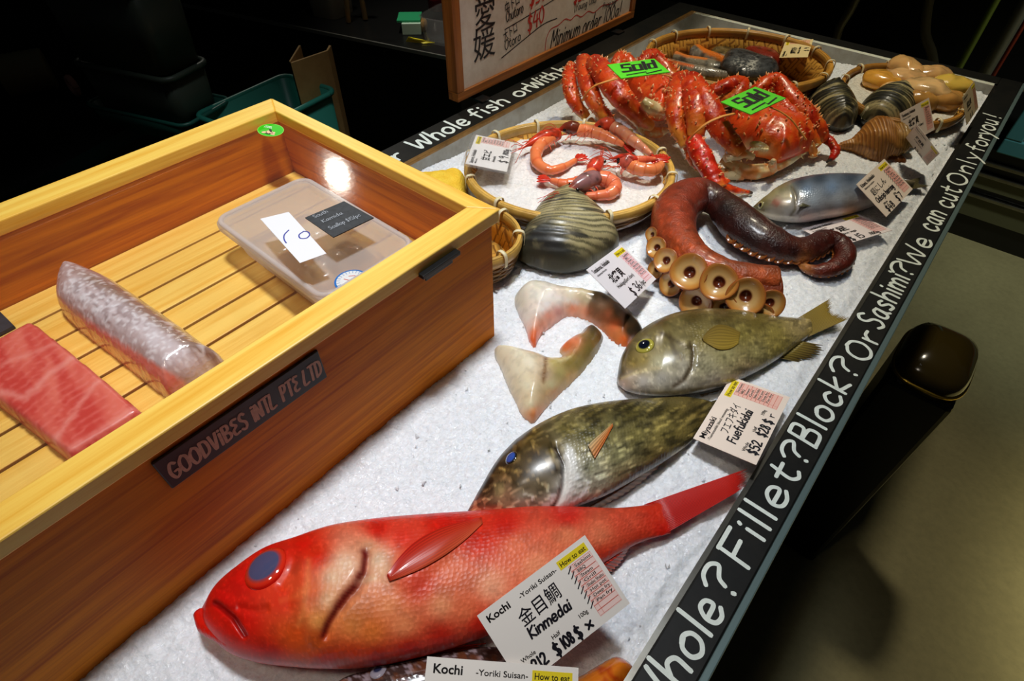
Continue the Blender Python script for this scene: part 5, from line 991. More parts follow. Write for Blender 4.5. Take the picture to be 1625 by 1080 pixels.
ellipsoid(mm, PX(1205, 232, .056), (.014, .008, .006), 12, 16, c=(.86, .70, .46)); mesh_obj('mouthparts', mm, m_crab, c2)
band(c2, [(1093,223,.07),(1106,208,.088),(1121,196,.098),(1142,186,.104),(1166,180,.104)]); band(c2, [(1222,170,.100),(1240,178,.092),(1256,190,.084),(1268,206,.072),(1280,222,.06)])

c1 = thing('king_crab', 'rear-left red spiny crab with strapped legs beside the left rim lettering', 'crab', (-.40, .74, .0), 'king crabs')
carapace(c1, [(982,130),(1006,116),(1040,112),(1072,124),(1082,144),(1076,166),(1062,182),(1044,186),(1024,176),(1004,158),(988,146)], .050, .034, .05, 381, 90, [(1014,166),(1024,158),(1046,164),(1056,176),(1048,188),(1028,184)])
limb(c1, 'leg', [(906,104,.07,.009),(903,122,.07,.011),(905,142,.062,.012),(914,164,.048,.0115),(930,186,.028,.009)], 391, 80)
limb(c1, 'leg', [(926,96,.082,.013),(930,118,.080,.0145),(936,142,.072,.0145),(946,166,.058,.013),(958,188,.04,.010)], 392, 80)
limb(c1, 'leg', [(942,98,.094,.014),(956,114,.094,.0185),(974,138,.086,.0195),(996,166,.07,.0175),(1016,188,.05,.014),(1034,202,.036,.008)], 393, 110)
limb(c1, 'leg', [(950,172,.05,.010),(960,182,.042,.0105),(970,192,.034,.008)], 394, 14, red=np.array([214,28,12]) / 255)
limb(c1, 'leg', [(972,122,.078,.011),(980,104,.088,.012),(988,91,.092,.011),(998,100,.088,.012),(1008,118,.078,.011)], 395, 60)
limb(c1, 'leg', [(1012,116,.080,.010),(1022,98,.090,.012),(1033,88,.094,.012),(1046,100,.090,.014),(1062,120,.080,.014),(1078,140,.07,.012)], 396, 80)
limb(c1, 'leg', [(1040,120,.074,.012),(1062,130,.072,.015),(1080,150,.066,.015),(1086,172,.05,.010)], 397, 60)
creamy([(1012,196,.034,.007),(1026,206,.026,.010),(1046,210,.02,.009),(1058,206,.02,.006)], 401, 26); creamy([(1020,160,.078,.008),(1036,172,.070,.012),(1050,178,.060,.009)], 402, 10); creamy([(936,190,.022,.006),(950,204,.016,.007),(966,212,.012,.006)], 403, 10)
band(c1, [(924,160,.074),(932,146,.090),(944,136,.100),(960,130,.106),(980,124,.108)]); band(c1, [(1046,117,.102),(1062,121,.096),(1078,129,.088)])

# ------------------------------------------------------------------ price cards
Wc, Hc = .091, .055
def frame_of(TL, TR, BL):
    TL, TR, BL = (np.array(p, float) for p in (TL, TR, BL)); U = (TR - TL); w = np.linalg.norm(U); U /= w; D = BL - TL; D -= U * (D @ U); h = np.linalg.norm(D); D /= h; return TL, U, -D, np.cross(U, -D), w, h
m_card = mat('card_paper', None, rough=.35, spec=.4, coat=.25, coatr=.2)
m_ink = mat('marker_ink', None, rough=.5)
def scaled(pts, k): return [tuple(CAM + (np.array(p) - CAM) * k) for p in pts]
def card(label, TL, TR, BL, head, sub, big, romaji, prices, ticks=(1,)*8, hand=True, tint=(240,232,224), pink=(246,214,206), sleeve=False, small=None, group='price cards'):
    """laminated price card; the layout is in millimetres from its upper left corner"""
    O, U, Vv, n, w, h = frame_of(TL, TR, BL); k = w / 91.0; P = lambda x, y: O + U * x * k - Vv * y * (h / 55.0)
    ctr = P(45.5, 55); t = thing('price_card', label, 'price card', (ctr[0], ctr[1], min(P(0, 55)[2], P(91, 55)[2], P(0, 0)[2], P(91, 0)[2])), group)
    mb = MB(); t0, p0 = np.array(tint) / 255, np.array(pink) / 255
    def slab(x0, y0, x1, y1, z0, z1, c, m=None):
        a = [P(x0, y1), P(x1, y1), P(x1, y0), P(x0, y0)]; (m or mb).add([q + n * z0 for q in a] + [q + n * z1 for q in a], [(3,2,1,0),(4,5,6,7),(0,1,5,4),(1,2,6,5),(2,3,7,6),(3,0,4,7)], c=c, smooth=False)
    slab(0, 0, 91, 55, -.0005, 0, t0); mesh_obj('card', mb, m_card, t)
    pr = MB(); ink = (.07, .06, .07)
    slab(63.5, 3.2, 87.5, 9.4, 0, .00012, (.93, .83, .16), pr); slab(69, 10.2, 88, 50, 0, .00008, p0, pr)
    typeset(pr, 'How to eat', P(65, 8.1), U, Vv, 4.9 * k, .012, wid=21 * k, lift=.00025, nrm=n, c=ink)
    for i, s in enumerate(['Sashimi', 'BBQ', 'Steam', 'Grill', 'Shabu Shabu', 'Hot pot', 'Deep fry', 'Pan fry', '', '']):
        y = 10.6 + i * 3.9; lines(pr, [np.array([(69.3, 0), (87.6, 0), (87.6, -3.6), (69.3, -3.6), (69.3, 0)]) * k, np.array([(72.6, 0), (72.6, -3.6)]) * k], P(0, y), U, Vv, .22 * k, nrm=n, lift=.0002, c=(.86, .42, .36), curve=False)
        if s: typeset(pr, s, P(73.2, y + 2.9), U, Vv, 3.2 * k, .008, wid=min(13.6, 1.75 * len(s) + 1) * k, lift=.00025, nrm=n, c=ink)
    typeset(pr, head, P(4.5, 8.6), U, Vv, 7.0 * k, .022, wid=min(40, 3.5 * len(head)) * k, lift=.00025, nrm=n, c=ink)
    if sub[1]: typeset(pr, sub[0], P(30, 8.2), U, Vv, 4.6 * k, .010, wid=31 * k, lift=.00025, nrm=n, c=ink)
    else: typeset(pr, sub[0], P(5, 13.2), U, Vv, 3.6 * k, .008, wid=min(44, 1.9 * len(sub[0])) * k, lift=.00025, nrm=n, c=ink)
    if not hand:
        typeset(pr, big, P(19, 28), U, Vv, 12.5 * k, .035, wid=31 * k, lift=.00025, nrm=n, c=ink); typeset(pr, romaji, P(19, 36), U, Vv, 6.0 * k, .016, wid=min(42, 2.9 * len(romaji)) * k, lift=.00025, nrm=n, c=ink)
    for s, x, y in (small or []): typeset(pr, s, P(x, y), U, Vv, 4.0 * k, .012, lift=.00025, nrm=n, c=ink)
    mesh_obj('printing', pr, m_card, t)
    hw = MB(); hk = (.06, .05, .09)
    if hand:
        if big: typeset(hw, big[0], P(*big[1]), U + Vv * .05, Vv, big[2] * k, .003, wid=big[3] * k, lift=.0003, nrm=n, c=hk)
        if romaji: handwrite(hw, romaji[0], P(*romaji[1]), U, Vv, romaji[2] * k, 1.35 * k, wid=romaji[3] * k, gap=.5, lift=.0003, nrm=n, slant=.12, c=hk)
        for i, v in enumerate(ticks):
            if v: y = 10.6 + i * 3.9; lines(hw, [np.array([(66.6, -3.6), (67.2, -3.2), (70.6, -.6)]) * k], P(0, y), U, Vv, .75 * k, nrm=n, lift=.0003, c=hk, curve=False)
    for s, x, y, sz, wd in prices: handwrite(hw, s, P(x, y), U, Vv, sz * k, (1.55 if sz > 6 else .95) * k, wid=wd * k, gap=.7, lift=.0003, nrm=n, c=hk)
    mesh_obj('handwriting', hw, m_ink, t)
    if sleeve:
        sv = MB(); slab(-6, -5, 93, 60, -.0012, -.0008, (1, 1, 1), sv); slab(-6, -5, 93, 60, .0007, .0010, (1, 1, 1), sv); mesh_obj('clear_sleeve', sv, m_sleeve, t)
    return t
m_sleeve = clear_mat('clear_sleeve', (.97, .97, .97), gloss=.15, refl=.08, haze=.06)
whh = [('Whole', 8.5, 42.5), ('Half', 33.5, 42.5), ('100g', 56, 42.5)]
card('white price card leaning on the red fish belly, handwritten dollar prices', *scaled([(-.101, .086, .042), (-.074, .170, .063), (-.054, .078, .014)], .95), 'Kochi', ('-Yoriki Suisan-', True), ('金目鯛', (22, 24), 12.5, 33), ('Kinmedai', (22, 33.5), 7.2, 34), [('$', 6, 53, 8.5, 5), ('212', 13, 52, 7.5, 11), ('$', 30, 53, 8.5, 5), ('108', 37, 52, 7.5, 9), ('$', 48, 53, 8.5, 5), ('x', 57, 51.5, 7, 5)], small=whh)
card('price card propped between the dark olive fish and the right rim', (-.059, .317, .030), (-.065, .4075, .026), (-.006, .323, .038), 'Miyazaki', ('-Tsumotoshiki blood removing-', False), ('フエフキダイ', (20, 23.5), 9.5, 38), ('Fuefukidai', (12, 33), 7.6, 44), [('$52', 9, 52, 8, 16), ('$28', 32, 52, 8, 14), ('$', 49, 52, 8, 5), ('r', 58, 51, 6, 4)], ticks=(0,)*8, tint=(246,228,212), pink=(246,196,180), small=whh)
card('price card between the large clam and the octopus arm', (-.234, .399, .073), (-.244, .486, .050), (-.183, .398, .050), 'Tomakomai, Hokkaido', ('-Azuma foods-', False), '北寄貝', 'Hokkigai(Surf clam)', [('$', 31, 53, 11, 7), ('36', 43, 51.5, 10, 13), ('/pc', 58, 50, 6, 10)], hand=False, tint=(238,232,236), pink=(244,210,218))
card('price card lying flat under the curled tip of the octopus arm', (-.106, .703, .0165), (-.064, .783, .0175), (-.058, .678, .0255), 'Tomakomai, Hokkaido', ('-Azuma foods-', False), '蛸足', 'Octopus legs', [('$', 30, 53, 10, 6), ('15', 42, 52, 10, 9), ('/100g', 60, 52, 5.5, 14)], hand=False, tint=(242,230,230), pink=(246,208,206))
card('price card standing on the herring tail end', (-.079, .777, .057), (-.071, .868, .057), (-.030, .773, .032), 'Kitami, Hokkaido', ('-Shinnyo suisan-', False), ('超にしん', (12, 26), 10.5, 44), ('Oobojo herring', (8, 36), 7, 52), [('$48', 12, 53, 8.5, 21), ('$', 46, 53, 8.5, 6), ('7', 56, 52, 8, 5)], tint=(244,226,210), pink=(246,196,184), small=[('Whole', 15, 43), ('100g', 47, 43)])
card('price card standing upright in front of the striped dark clam', *scaled([(-.102, 1.113, .023), (-.080, 1.201, .026), (-.070, 1.106, -.021)], .90), 'Tomakomai, Hokkaido', ('-Azuma foods-', False), '北寄貝', 'Hokkigai(Surf clam)', [('$', 20, 53, 11, 7), ('20', 34, 52, 9, 11)], hand=False, tint=(226,206,190), pink=(226,176,160))
bl_, br_ = PX(1454.6, 241, .036), PX(1489, 286, .014); zz_ = np.linspace(.04, .13, 400); tl_ = min((PX(1454.6, 197, z) for z in zz_), key=lambda p: abs(np.linalg.norm(p - bl_) - .052) + (0 if p[2] > bl_[2] + .01 else 1))
card('price card leaning on the right rim beside the whelk, seen almost edge-on', tl_, tl_ + br_ - bl_, bl_, 'Kitami, Hokkaido', ('-Shinnyo suisan-', False), '灯台貝', 'Todai tsubu', [('$', 34, 53, 9, 6), ('4', 44, 52, 9, 6), ('/100g', 54, 52, 5, 12)], hand=False, tint=(226,214,200), pink=(228,196,180))
card('small price card standing upright in the corner beside the shellfish basket', *scaled([(-.041, 1.386, -.024), (-.040, 1.477, -.021), (-.010, 1.387, -.070)], .78), 'Hokkaido', ('-Azuma foods-', False), '帆立貝', 'Hokkigai', [('$', 30, 53, 9, 6), ('8', 42, 52, 9, 6)], hand=False, tint=(196,176,140), pink=(190,150,120))
card('cream price card propped inside the far fillet basket', (-.333, 1.165, .040), (-.352, 1.238, .047), (-.288, 1.178, .049), 'Hokkaido', ('-Fillet-', False), '真鯛切身', 'Madai fillet', [('$', 30, 53, 9, 6), ('9', 42, 52, 9, 6)], hand=False, tint=(238,216,160), pink=(236,190,150))
card('sleeved price card resting on the left rim of the prawn basket', (-.484, .484, .064), (-.534, .559, .058), (-.438, .513, .056), 'Sapporo, Hokkaido', ('-Maruko-', False), '甘エビ', 'Amaebi', [('$', 22, 53, 12, 8), ('9', 34, 52, 12, 8), ('/100g', 46, 51, 7, 18)], hand=False, tint=(246,240,236), pink=(246,214,206), sleeve=True)
# lowest card, upright close to the viewer
dW = .345
def at_depth(x, y, d): return CAM + RW @ np.array([(x - CX) / FPX, (y - CY) / FPX, 1.0]) * d
TLp, TRp = at_depth(678, 1041, .362), at_depth(918, 1059, .362); dn = RW @ np.array([-.08, .86, -.35]); dn /= np.linalg.norm(dn); BLp = TLp + dn * .055
card('lowest price card, cut by the bottom of the photo, below the red fish', TLp, TRp, BLp, 'Kochi', ('-Yoriki Suisan-', True), ('鯒', (30, 26), 12, 12), ('Kochi', (22, 35), 7, 26), [('$', 8, 53, 8.5, 5), ('48', 16, 52, 7.5, 10)], small=whh)
# sold signs
m_sold = mat('green_card', rgb(92, 224, 40), rough=.5, coat=.15)
def sold(label, TL, TR, BL, slant):
    O, U, Vv, n, w, h = frame_of(TL, TR, BL); P = lambda x, y: O + U * x * w - Vv * y * h
    ctr = P(.5, .5); t = thing('sold_sign', label, 'sign', (ctr[0], ctr[1], ctr[2]), 'sold signs'); mb = MB(); a = [P(0, 1), P(1, 1), P(1, 0), P(0, 0)]
    mb.add([q - n * .0012 for q in a] + list(a), [(3,2,1,0),(4,5,6,7),(0,1,5,4),(1,2,6,5),(2,3,7,6),(3,0,4,7)], smooth=False); mesh_obj('card', mb, m_sold, t)
    tx = MB(); S_ = {'S': [[(3.4, 6.6), (.4, 6.6), (.4, 4), (3.2, 3.6), (3.2, .4), (.2, .4)]], 'O': [[(4.6, .4), (4.6, 5.4), (7.4, 5.4), (7.4, .4), (4.4, .4)]], 'L': [[(8.9, 7), (8.9, .2)]], 'D': [[(12.8, 7.2), (12.8, .4), (10.4, .4), (10.4, 4.6), (12.8, 4.6)]]}
    kx, ky = w * .70 / 13, h * .52 / 7
    for P_ in S_.values():
        for q in P_: q = np.array(q); lines(tx, [np.stack([q[:, 0] * kx + q[:, 1] * ky * slant, q[:, 1] * ky], 1)], P(.14, .66), U, Vv, .0052, nrm=n, lift=.0004, curve=False)
    for q in ([(0, 0), (8, .6), (7.4, -.9), (14, .4)],): q = np.array(q, float); lines(tx, [np.stack([q[:, 0] * kx * .95, q[:, 1] * ky], 1)], P(.16, .86), U, Vv, .0026, nrm=n, lift=.0004, curve=False)
    mesh_obj('sold_lettering', tx, mat('black_marker', rgb(14, 14, 12), rough=.6) if 'black_marker' not in bpy.data.materials else bpy.data.materials['black_marker'], t)
sold('green sold sign on the rear-left crab', (-.424, .710, .1375), (-.384, .767, .139), (-.384, .681, .1385), .25)
sold('green sold sign on the front crab, nearer the dark clams', (-.275, .766, .110), (-.257, .833, .114), (-.227, .753, .112), .1)
# ------------------------------------------------------------------ what lies in the wooden box
def plane_hit(x, y, axis, val):
    d = RW @ np.array([x - CX, y - CY, FPX]); t = (val - CAM[axis]) / d[axis]; return CAM + d * t
tn = MB(); zt = ZS + .021; o = np.array([PX(*p, zt)[:2] for p in [(46,505),(56,508),(140,575),(228,649),(172,686),(106,725),(52,682),(0,641),(-80,582),(-20,540)]])
o = resample(o, 90, closed=True)
def tcf(V, D):
    q = toPX(V); c = mix(np.array([206,62,52]) / 255, np.array([230,112,94]) / 255, sm(.3, .7, fbm(q @ np.array([[.9, .35], [-.35, .9]]) * [1, .35], .05, 401, 4)))
    # pale sinew bands run along the grain
    for poly, w, k in [([(0,620),(40,632),(70,600),(110,570),(140,560)], 5, .6), ([(85,700),(100,680),(120,650),(150,610),(170,590)], 4, .55), ([(110,712),(150,690),(190,660),(215,645)], 5, .5), ([(0,580),(50,560),(90,545)], 4, .4)]:
        d, _ = dist_poly(q + 6 * (fbm(q, .05, 405, 2) - .5)[:, None], poly); c = mix(c, np.array([244,170,156]) / 255, np.exp(-(d / w) ** 2) * k)
    g = np.sin((q @ np.array([.62, .78])) * .55 + 6 * fbm(q, .03, 403, 3)); c = mix(c, np.array([240,140,130]) / 255, sm(.55, 1, g) * .4)
    return mix(c, np.array([206,70,66]) / 255, sm(.003, 0, D) * .4)
pillow(tn, o, ZS + .001, lambda d, q: .020 * (1 - np.exp(-d / .0012)), .0024, cfun=tcf, zb=ZS + .0005)
tag(mesh_obj('tuna_block', tn, mat('tuna_flesh', None, rough=.35, coat=.2, sss=.15, bumps=[('noise', 150, .2, .0008)])), 'flat block of red-pink fish flesh with pale sinew lines inside the wooden box', 'fish fillet')
fb = MB(); zt = ZS + .010; o = outl([(109,434),(120,430),(134,430),(160,439),(185,450),(212,467),(241,487),(270,507),(301,529),(330,551),(356,573),(330,590),(300,612),(274,629),(245,612),(208,583),(170,553),(139,530),(110,506),(94,488),(93,470),(98,450)], zt)
def fcf(V, D):
    q = toPX(V); c = mix(np.array([176,140,132]) / 255, np.array([206,190,192]) / 255, fbm(q, .07, 411, 3)); c = mix(c, np.array([236,226,230]) / 255, region(q, [(100,462),(130,480),(200,520),(270,570),(310,600),(335,585),(270,535),(190,470),(120,450)], 12) * .55)
    c = mix(c, np.array([126,92,70]) / 255, region(q, [(120,428),(185,446),(242,483),(302,525),(360,572),(335,580),(270,530),(200,480),(140,445)], 9) * .6)
    c = mix(c, np.array([100,70,66]) / 255, sm(.55, .66, vnoise(q, .16, 413)) * .35 * region(q, [(95,440),(180,450),(230,520),(150,520)], 20)); c = mix(c, np.array([250,244,246]) / 255, sm(.62, .72, vnoise(q * [1, 1.3], .28, 415)) * .6)
    fl = [(90,470),(99,478),(139,508),(170,530),(208,553),(250,580),(300,608),(276,632),(208,590),(139,535),(88,490)]
    return mix(c, mix(np.array([214,90,70]) / 255, np.array([230,150,130]) / 255, fbm(q, .08, 417, 3)), region(q, fl, 3))
pillow(fb, o, ZS + .001, lambda d, q: .034 * np.sqrt(np.maximum(1 - (1 - np.clip(d / .020, 0, 1)) ** 2, 0)), .0022, cfun=fcf, zb=ZS + .0005)
tag(mesh_obj('skin_on_fillet', fb, mat('silver_skin', None, rough=.2, coat=.6, coatr=.08, bumps=[('voro', 230, .55, .0008), ('noise', 320, .2, .0006)])), 'thick fillet with silvery-pink scaly skin lying inside the wooden box', 'fish fillet')
# tub of scallops
TZ = .128; L0, T0 = PX(338, 350, TZ), PX(484, 281, TZ); e1 = T0 - L0; w1 = np.linalg.norm(e1); e1 /= w1; e2 = np.array([e1[1], -e1[0], 0]); l2 = (PX(527, 466, TZ) - L0) @ e2 * 1.02
tub = thing('plastic_tub', 'translucent lidded plastic tub with scallops inside the wooden box', 'tub', (*(L0 + e1 * w1 / 2 + e2 * l2 / 2)[:2], ZS))
def rrect(in_, n=8, rad=.012):
    a, b, c, d = in_, in_, w1 - in_, l2 - in_; P = []
    for cx, cy, s in [(c - rad, d - rad, 0), (a + rad, d - rad, 1), (a + rad, b + rad, 2), (c - rad, b + rad, 3)]:
        for k in range(n + 1): t_ = (s + k / n) * math.pi / 2; P.append((cx + rad * math.cos(t_), cy + rad * math.sin(t_)))
    return np.array([(L0 + e1 * p[0] + e2 * p[1])[:2] for p in P])
def shell(levels, mb, close=True):
    R = [np.column_stack([rrect(i), np.full(36, z)]) for i, z in levels]; V = np.vstack(R); n = 36
    F = [(k * n + i, k * n + (i + 1) % n, (k + 1) * n + (i + 1) % n, (k + 1) * n + i) for k in range(len(R) - 1) for i in range(n)]
    if close: F.append(tuple(range((len(R) - 1) * n, len(R) * n)))
    mb.add(V, F); return mb
m_tub = clear_mat('cloudy_plastic', (.97, .95, .93), gloss=.2, refl=.07, haze=.62, hz=rgb(240, 232, 226)); m_tlid = clear_mat('cloudy_lid', (.98, .97, .97), gloss=.15, refl=.07, haze=.55, hz=rgb(242, 238, 236))
mesh_obj('tub_body', shell([(.004, TZ - .004), (.006, TZ - .012), (.011, ZS + .006), (.016, ZS + .001)], MB()), m_tub, tub)
mesh_obj('tub_lid', shell([(.002, TZ - .008), (-.001, TZ - .007), (-.001, TZ - .001), (.001, TZ + .001), (.006, TZ + .001), (.008, TZ - .002)], MB()), m_tlid, tub)
m_rim = clear_mat('lid_rim', (.98, .97, .97), gloss=.2, refl=.08, haze=.6, hz=rgb(246, 240, 238)); rm = MB(); R = np.column_stack([rrect(.0022), np.full(36, TZ + .0006)]); tube(rm, np.vstack([R, R[:1]]), .0026, 8, upfix=True, caps=False); mesh_obj('lid_rim', rm, m_rim, tub)
rs = np.random.default_rng(421)
for i, (a, b) in enumerate([(.26,.22),(.5,.18),(.76,.24),(.22,.46),(.48,.44),(.76,.5),(.3,.72),(.55,.7),(.8,.76)]):
    mb = MB(); p = L0 + e1 * w1 * (a * .72 + .14) + e2 * l2 * (b * .72 + .14); ellipsoid(mb, [p[0], p[1], ZS + .014], (.021 + rs.uniform(-.003, .003), .019, .0125), 14, 18, p=.85, c=mix(np.array([238,206,150]) / 255, np.array([226,166,110]) / 255, np.array([rs.random()]))[0])
    tag(mesh_obj('scallop', mb, m_meat), 'pale scallop dimly seen through the cloudy tub lid', 'scallop', 'scallops in the tub')
# round seal on the tub lid
sc_ = MB(); P0 = PX(557, 442, TZ + .0015); t = np.arange(48) * 2 * math.pi / 48; cir = lambda r: P0[:2] + r * np.stack([np.cos(t), np.sin(t)], 1)
sc_.prism(cir(.0145), TZ - .001, TZ - .0006, c=(.10, .45, .78)); sc_.prism(cir(.0128), TZ - .001, TZ - .0004, c=(.95, .95, .95))
for k in range(24): a_ = k * math.pi / 12; lines(sc_, [np.array([(.0098, 0), (.0126, 0)])], np.array([*P0[:2], TZ - .0003]), np.array([math.cos(a_), math.sin(a_), 0]), np.array([-math.sin(a_), math.cos(a_), 0]), .0006, nrm=ZU, c=(.55, .68, .82))
lines(sc_, [np.array([(-.006, .002), (-.002, .006), (.003, .003), (.007, .005)]), np.array([(-.006, -.003), (0, -.001), (.006, -.004)])], np.array([*P0[:2], TZ - .0003]), np.array([1.0, 0, 0]), np.array([0, 1.0, 0]), .0009, nrm=ZU, c=(.86, .45, .40)); mesh_obj('round_seal', sc_, m_card, tub)
# papers on the clear lid
ZL = .1514
def flat_card(name, label, cat, px, z, th, m, base_c=None):
    a = [PX(*p, z) for p in px]; mb = MB(); mb.add([q - np.array([0, 0, th]) for q in a][::-1] + a[::-1], [(3,2,1,0),(4,5,6,7),(0,1,5,4),(1,2,6,5),(2,3,7,6),(3,0,4,7)], smooth=False, c=base_c)
    c0 = np.mean(a, 0); t = thing(name, label, cat, (c0[0], c0[1], z - th)); mesh_obj('card', mb, m, t); return t, a
t10, a = flat_card('paper_slip', 'white paper slip with the handwritten number 10 on the clear lid', 'paper', [(413,347),(458,336),(518,402),(476,417)], ZL + .0004, .0003, mat('white_paper', rgb(238, 236, 240), rough=.7))
hw = MB(); U = (a[1] - a[0]); U /= np.linalg.norm(U); Vv = np.cross(ZU, U); bl_ = mat('blue_pen', rgb(58, 66, 160), rough=.6)
lines(hw, [np.array([(.0, .012), (-.0035, .008), (-.0045, .002), (-.004, -.001)]), np.array([(.0085, .0065), (.005, .004), (.005, .0), (.0085, -.0015), (.011, .001), (.0105, .005), (.0085, .0065)])], PX(464, 381, ZL + .0006), U, Vv, .0011, nrm=ZU, k=1.35); mesh_obj('handwriting', hw, bl_, t10)
tb, a = flat_card('slate_price_card', 'small slate-black card with faint white scallop price on the clear lid', 'price card', [(484,345),(546,319),(593,345),(529,376)], ZL + .0012, .0010, mat('slate', rgb(40, 43, 48), rough=.5, mott=(200, .4, rgb(70, 74, 80))))
hw = MB(); U = a[1] - a[0]; U /= np.linalg.norm(U); Vv = np.cross(ZU, U)
for s, x, y, w in [('South', 499, 346, .014), ('Kamida', 513, 353, .02), ('Scallop $15/pc', 524, 364, .031)]: handwrite(hw, s, PX(x, y, ZL + .0014), U, Vv, .0048, .0006, wid=w, gap=.6, nrm=ZU)
mesh_obj('handwriting', hw, mat('grey_chalk', rgb(160, 164, 170), rough=.8), tb)
flat_card('slate_card', 'corner of a dark grey card behind the red fish block', 'card', [(-30,500),(0,494),(22,516),(-12,534)], ZS + .004, .0028, bpy.data.materials['slate'])

# golden sponge-like slab between the box and the left rim
gs = MB(); o = outl([(640,262),(668,267),(700,263),(729,261),(738,266),(740,285),(742,303),(738,312),(700,322),(650,312)], .028)
pillow(gs, o, .004, lambda d, q: .026 * (1 - np.exp(-d / .004)) + .003 * (fbm(q, 120, 431, 3) - .5) * sm(0, .003, d), .0026, cfun=lambda V, D: mix(np.array([232,178,30]) / 255, np.array([246,212,74]) / 255, fbm(V, 160, 433, 3)))
tag(mesh_obj('yellow_sponge', gs, mat('sponge', None, rough=.65, bumps=[('voro', 420, .8, .001)])), 'rough golden-yellow sponge slab on ice between the wooden box and left rim', 'sponge')

# ------------------------------------------------------------------ menu board on the left rim
XB = -.668; bd = thing('menu_board', 'wood-framed white menu board with handwritten tuna prices, standing along the left rim', 'menu board', (-.68, .93, .03))
w_fr = wood_mat('board_frame_wood', rgb(178, 106, 40), rgb(110, 58, 18), axis='Z'); w_fry = wood_mat('board_frame_rail', rgb(178, 106, 40), rgb(110, 58, 18), axis='Y')
y0 = plane_hit(727, 160, 0, XB)[1]; y1 = 1.205; zb, zt_ = .030, .42; fw = .0145
mesh_obj('frame_bottom', MB().box((XB - .022, y0, zb), (XB, y1, zb + fw)), w_fry, bd, bevel=.001); mesh_obj('frame_top', MB().box((XB - .022, y0, zt_ - fw), (XB, y1, zt_)), w_fry, bd, bevel=.001)
mesh_obj('frame_near', MB().box((XB - .022, y0, zb + fw), (XB, y0 + fw + .002, zt_ - fw)), w_fr, bd, bevel=.001); mesh_obj('frame_far', MB().box((XB - .022, y1 - fw, zb + fw), (XB, y1, zt_ - fw)), w_fr, bd, bevel=.001)
pn = MB(); pn.box((XB - .016, y0 + fw, zb + fw), (XB - .005, y1 - fw, zt_ - fw)); mesh_obj('panel', pn, mat('worn_whiteboard', rgb(226, 214, 200), rough=.45, mott=[(9, .35, rgb(196, 176, 150)), (60, .25, rgb(170, 140, 110))]), bd)
for yy in (.700, 1.12): mesh_obj('bracket', MB().box((XB - .018, yy, .020), (-.650, yy + .022, .0235)).box((XB - .018, yy, .0235), (XB - .012, yy + .022, .031)), m_blk, bd)
XP = XB - .0048; PN = np.array([1.0, 0, 0]); bt = MB(); brd = MB()
def W(x, y): p = plane_hit(x, y, 0, XP); return np.array([p[1], p[2]])
def bline(mb, pts, w, c): lines(mb, [np.array([W(*p) for p in pts])], np.array([XP, 0, 0]), UY, ZU, w, nrm=PN, c=c)
bk, rdc = (.07, .05, .07), (.78, .16, .10)
for s, px0, hgt in [('愛', (754, 46), 58), ('媛', (752, 96), 52)]:
    p = W(*px0); top = W(px0[0], px0[1] - hgt); typeset(bt, s, (XP, p[0], p[1]), UY, ZU, (top[1] - p[1]) * 1.08, .002, wid=W(786, px0[1] - 12)[0] - p[0], lift=.0003, nrm=PN, c=bk)
def bword(mb, s, a, b, cap, w, c, slant=.15):
    A, B_ = W(*a), W(*b); Ud = np.array([0, *(B_ - A)]); L_ = np.linalg.norm(Ud); Ud /= L_; Vd = np.cross(PN, Ud); handwrite(mb, s, np.array([XP, *A]), Ud, Vd, cap, w, wid=L_, gap=.7, lift=.0003, nrm=PN, slant=slant, c=c)
for s, a, hh in [('中トロ', (803, 22), 19), ('大トロ', (800, 66), 19)]:
    A = W(*a); typeset(bt, s, (XP, *A), np.array([0, .97, .24]), np.array([0, -.24, .97]), .021, .006, wid=.036, lift=.0003, nrm=PN, c=bk)
bword(bt, 'Chutoro', (803, 36), (830, 19), .016, .0018, bk); bword(bt, 'Otoro', (801, 80), (826, 63), .015, .0018, bk); bword(bt, 'Minimum order', (873, 77), (951, 42), .030, .0027, bk, .2); bword(bt, '100g!', (957, 38), (984, 24), .026, .0024, bk); bword(bt, '(Young Chu)', (911, 19), (946, 3), .012, .0014, bk); bword(bt, 'Price per', (956, 15), (978, 5), .011, .0013, bk)
bline(bt, [(801,47),(840,24),(881,-2)], .0016, bk); bline(bt, [(796,92),(830,64),(865,37),(884,29)], .0018, bk)
bword(brd, '$40', (837, 52), (863, 33), .026, .0032, rdc); bword(brd, '$30', (840, 12), (866, -3), .026, .0032, rdc); bword(brd, '$28', (910, 6), (930, -4), .02, .0032, rdc); bline(brd, [(865,80),(867,62),(873,48),(886,40),(898,30),(905,32),(915,24),(922,27),(934,18),(942,20),(956,9),(970,6),(985,-3)], .0018, rdc)
mesh_obj('black_writing', bt, m_ink, bd); mesh_obj('red_writing', brd, m_ink, bd)

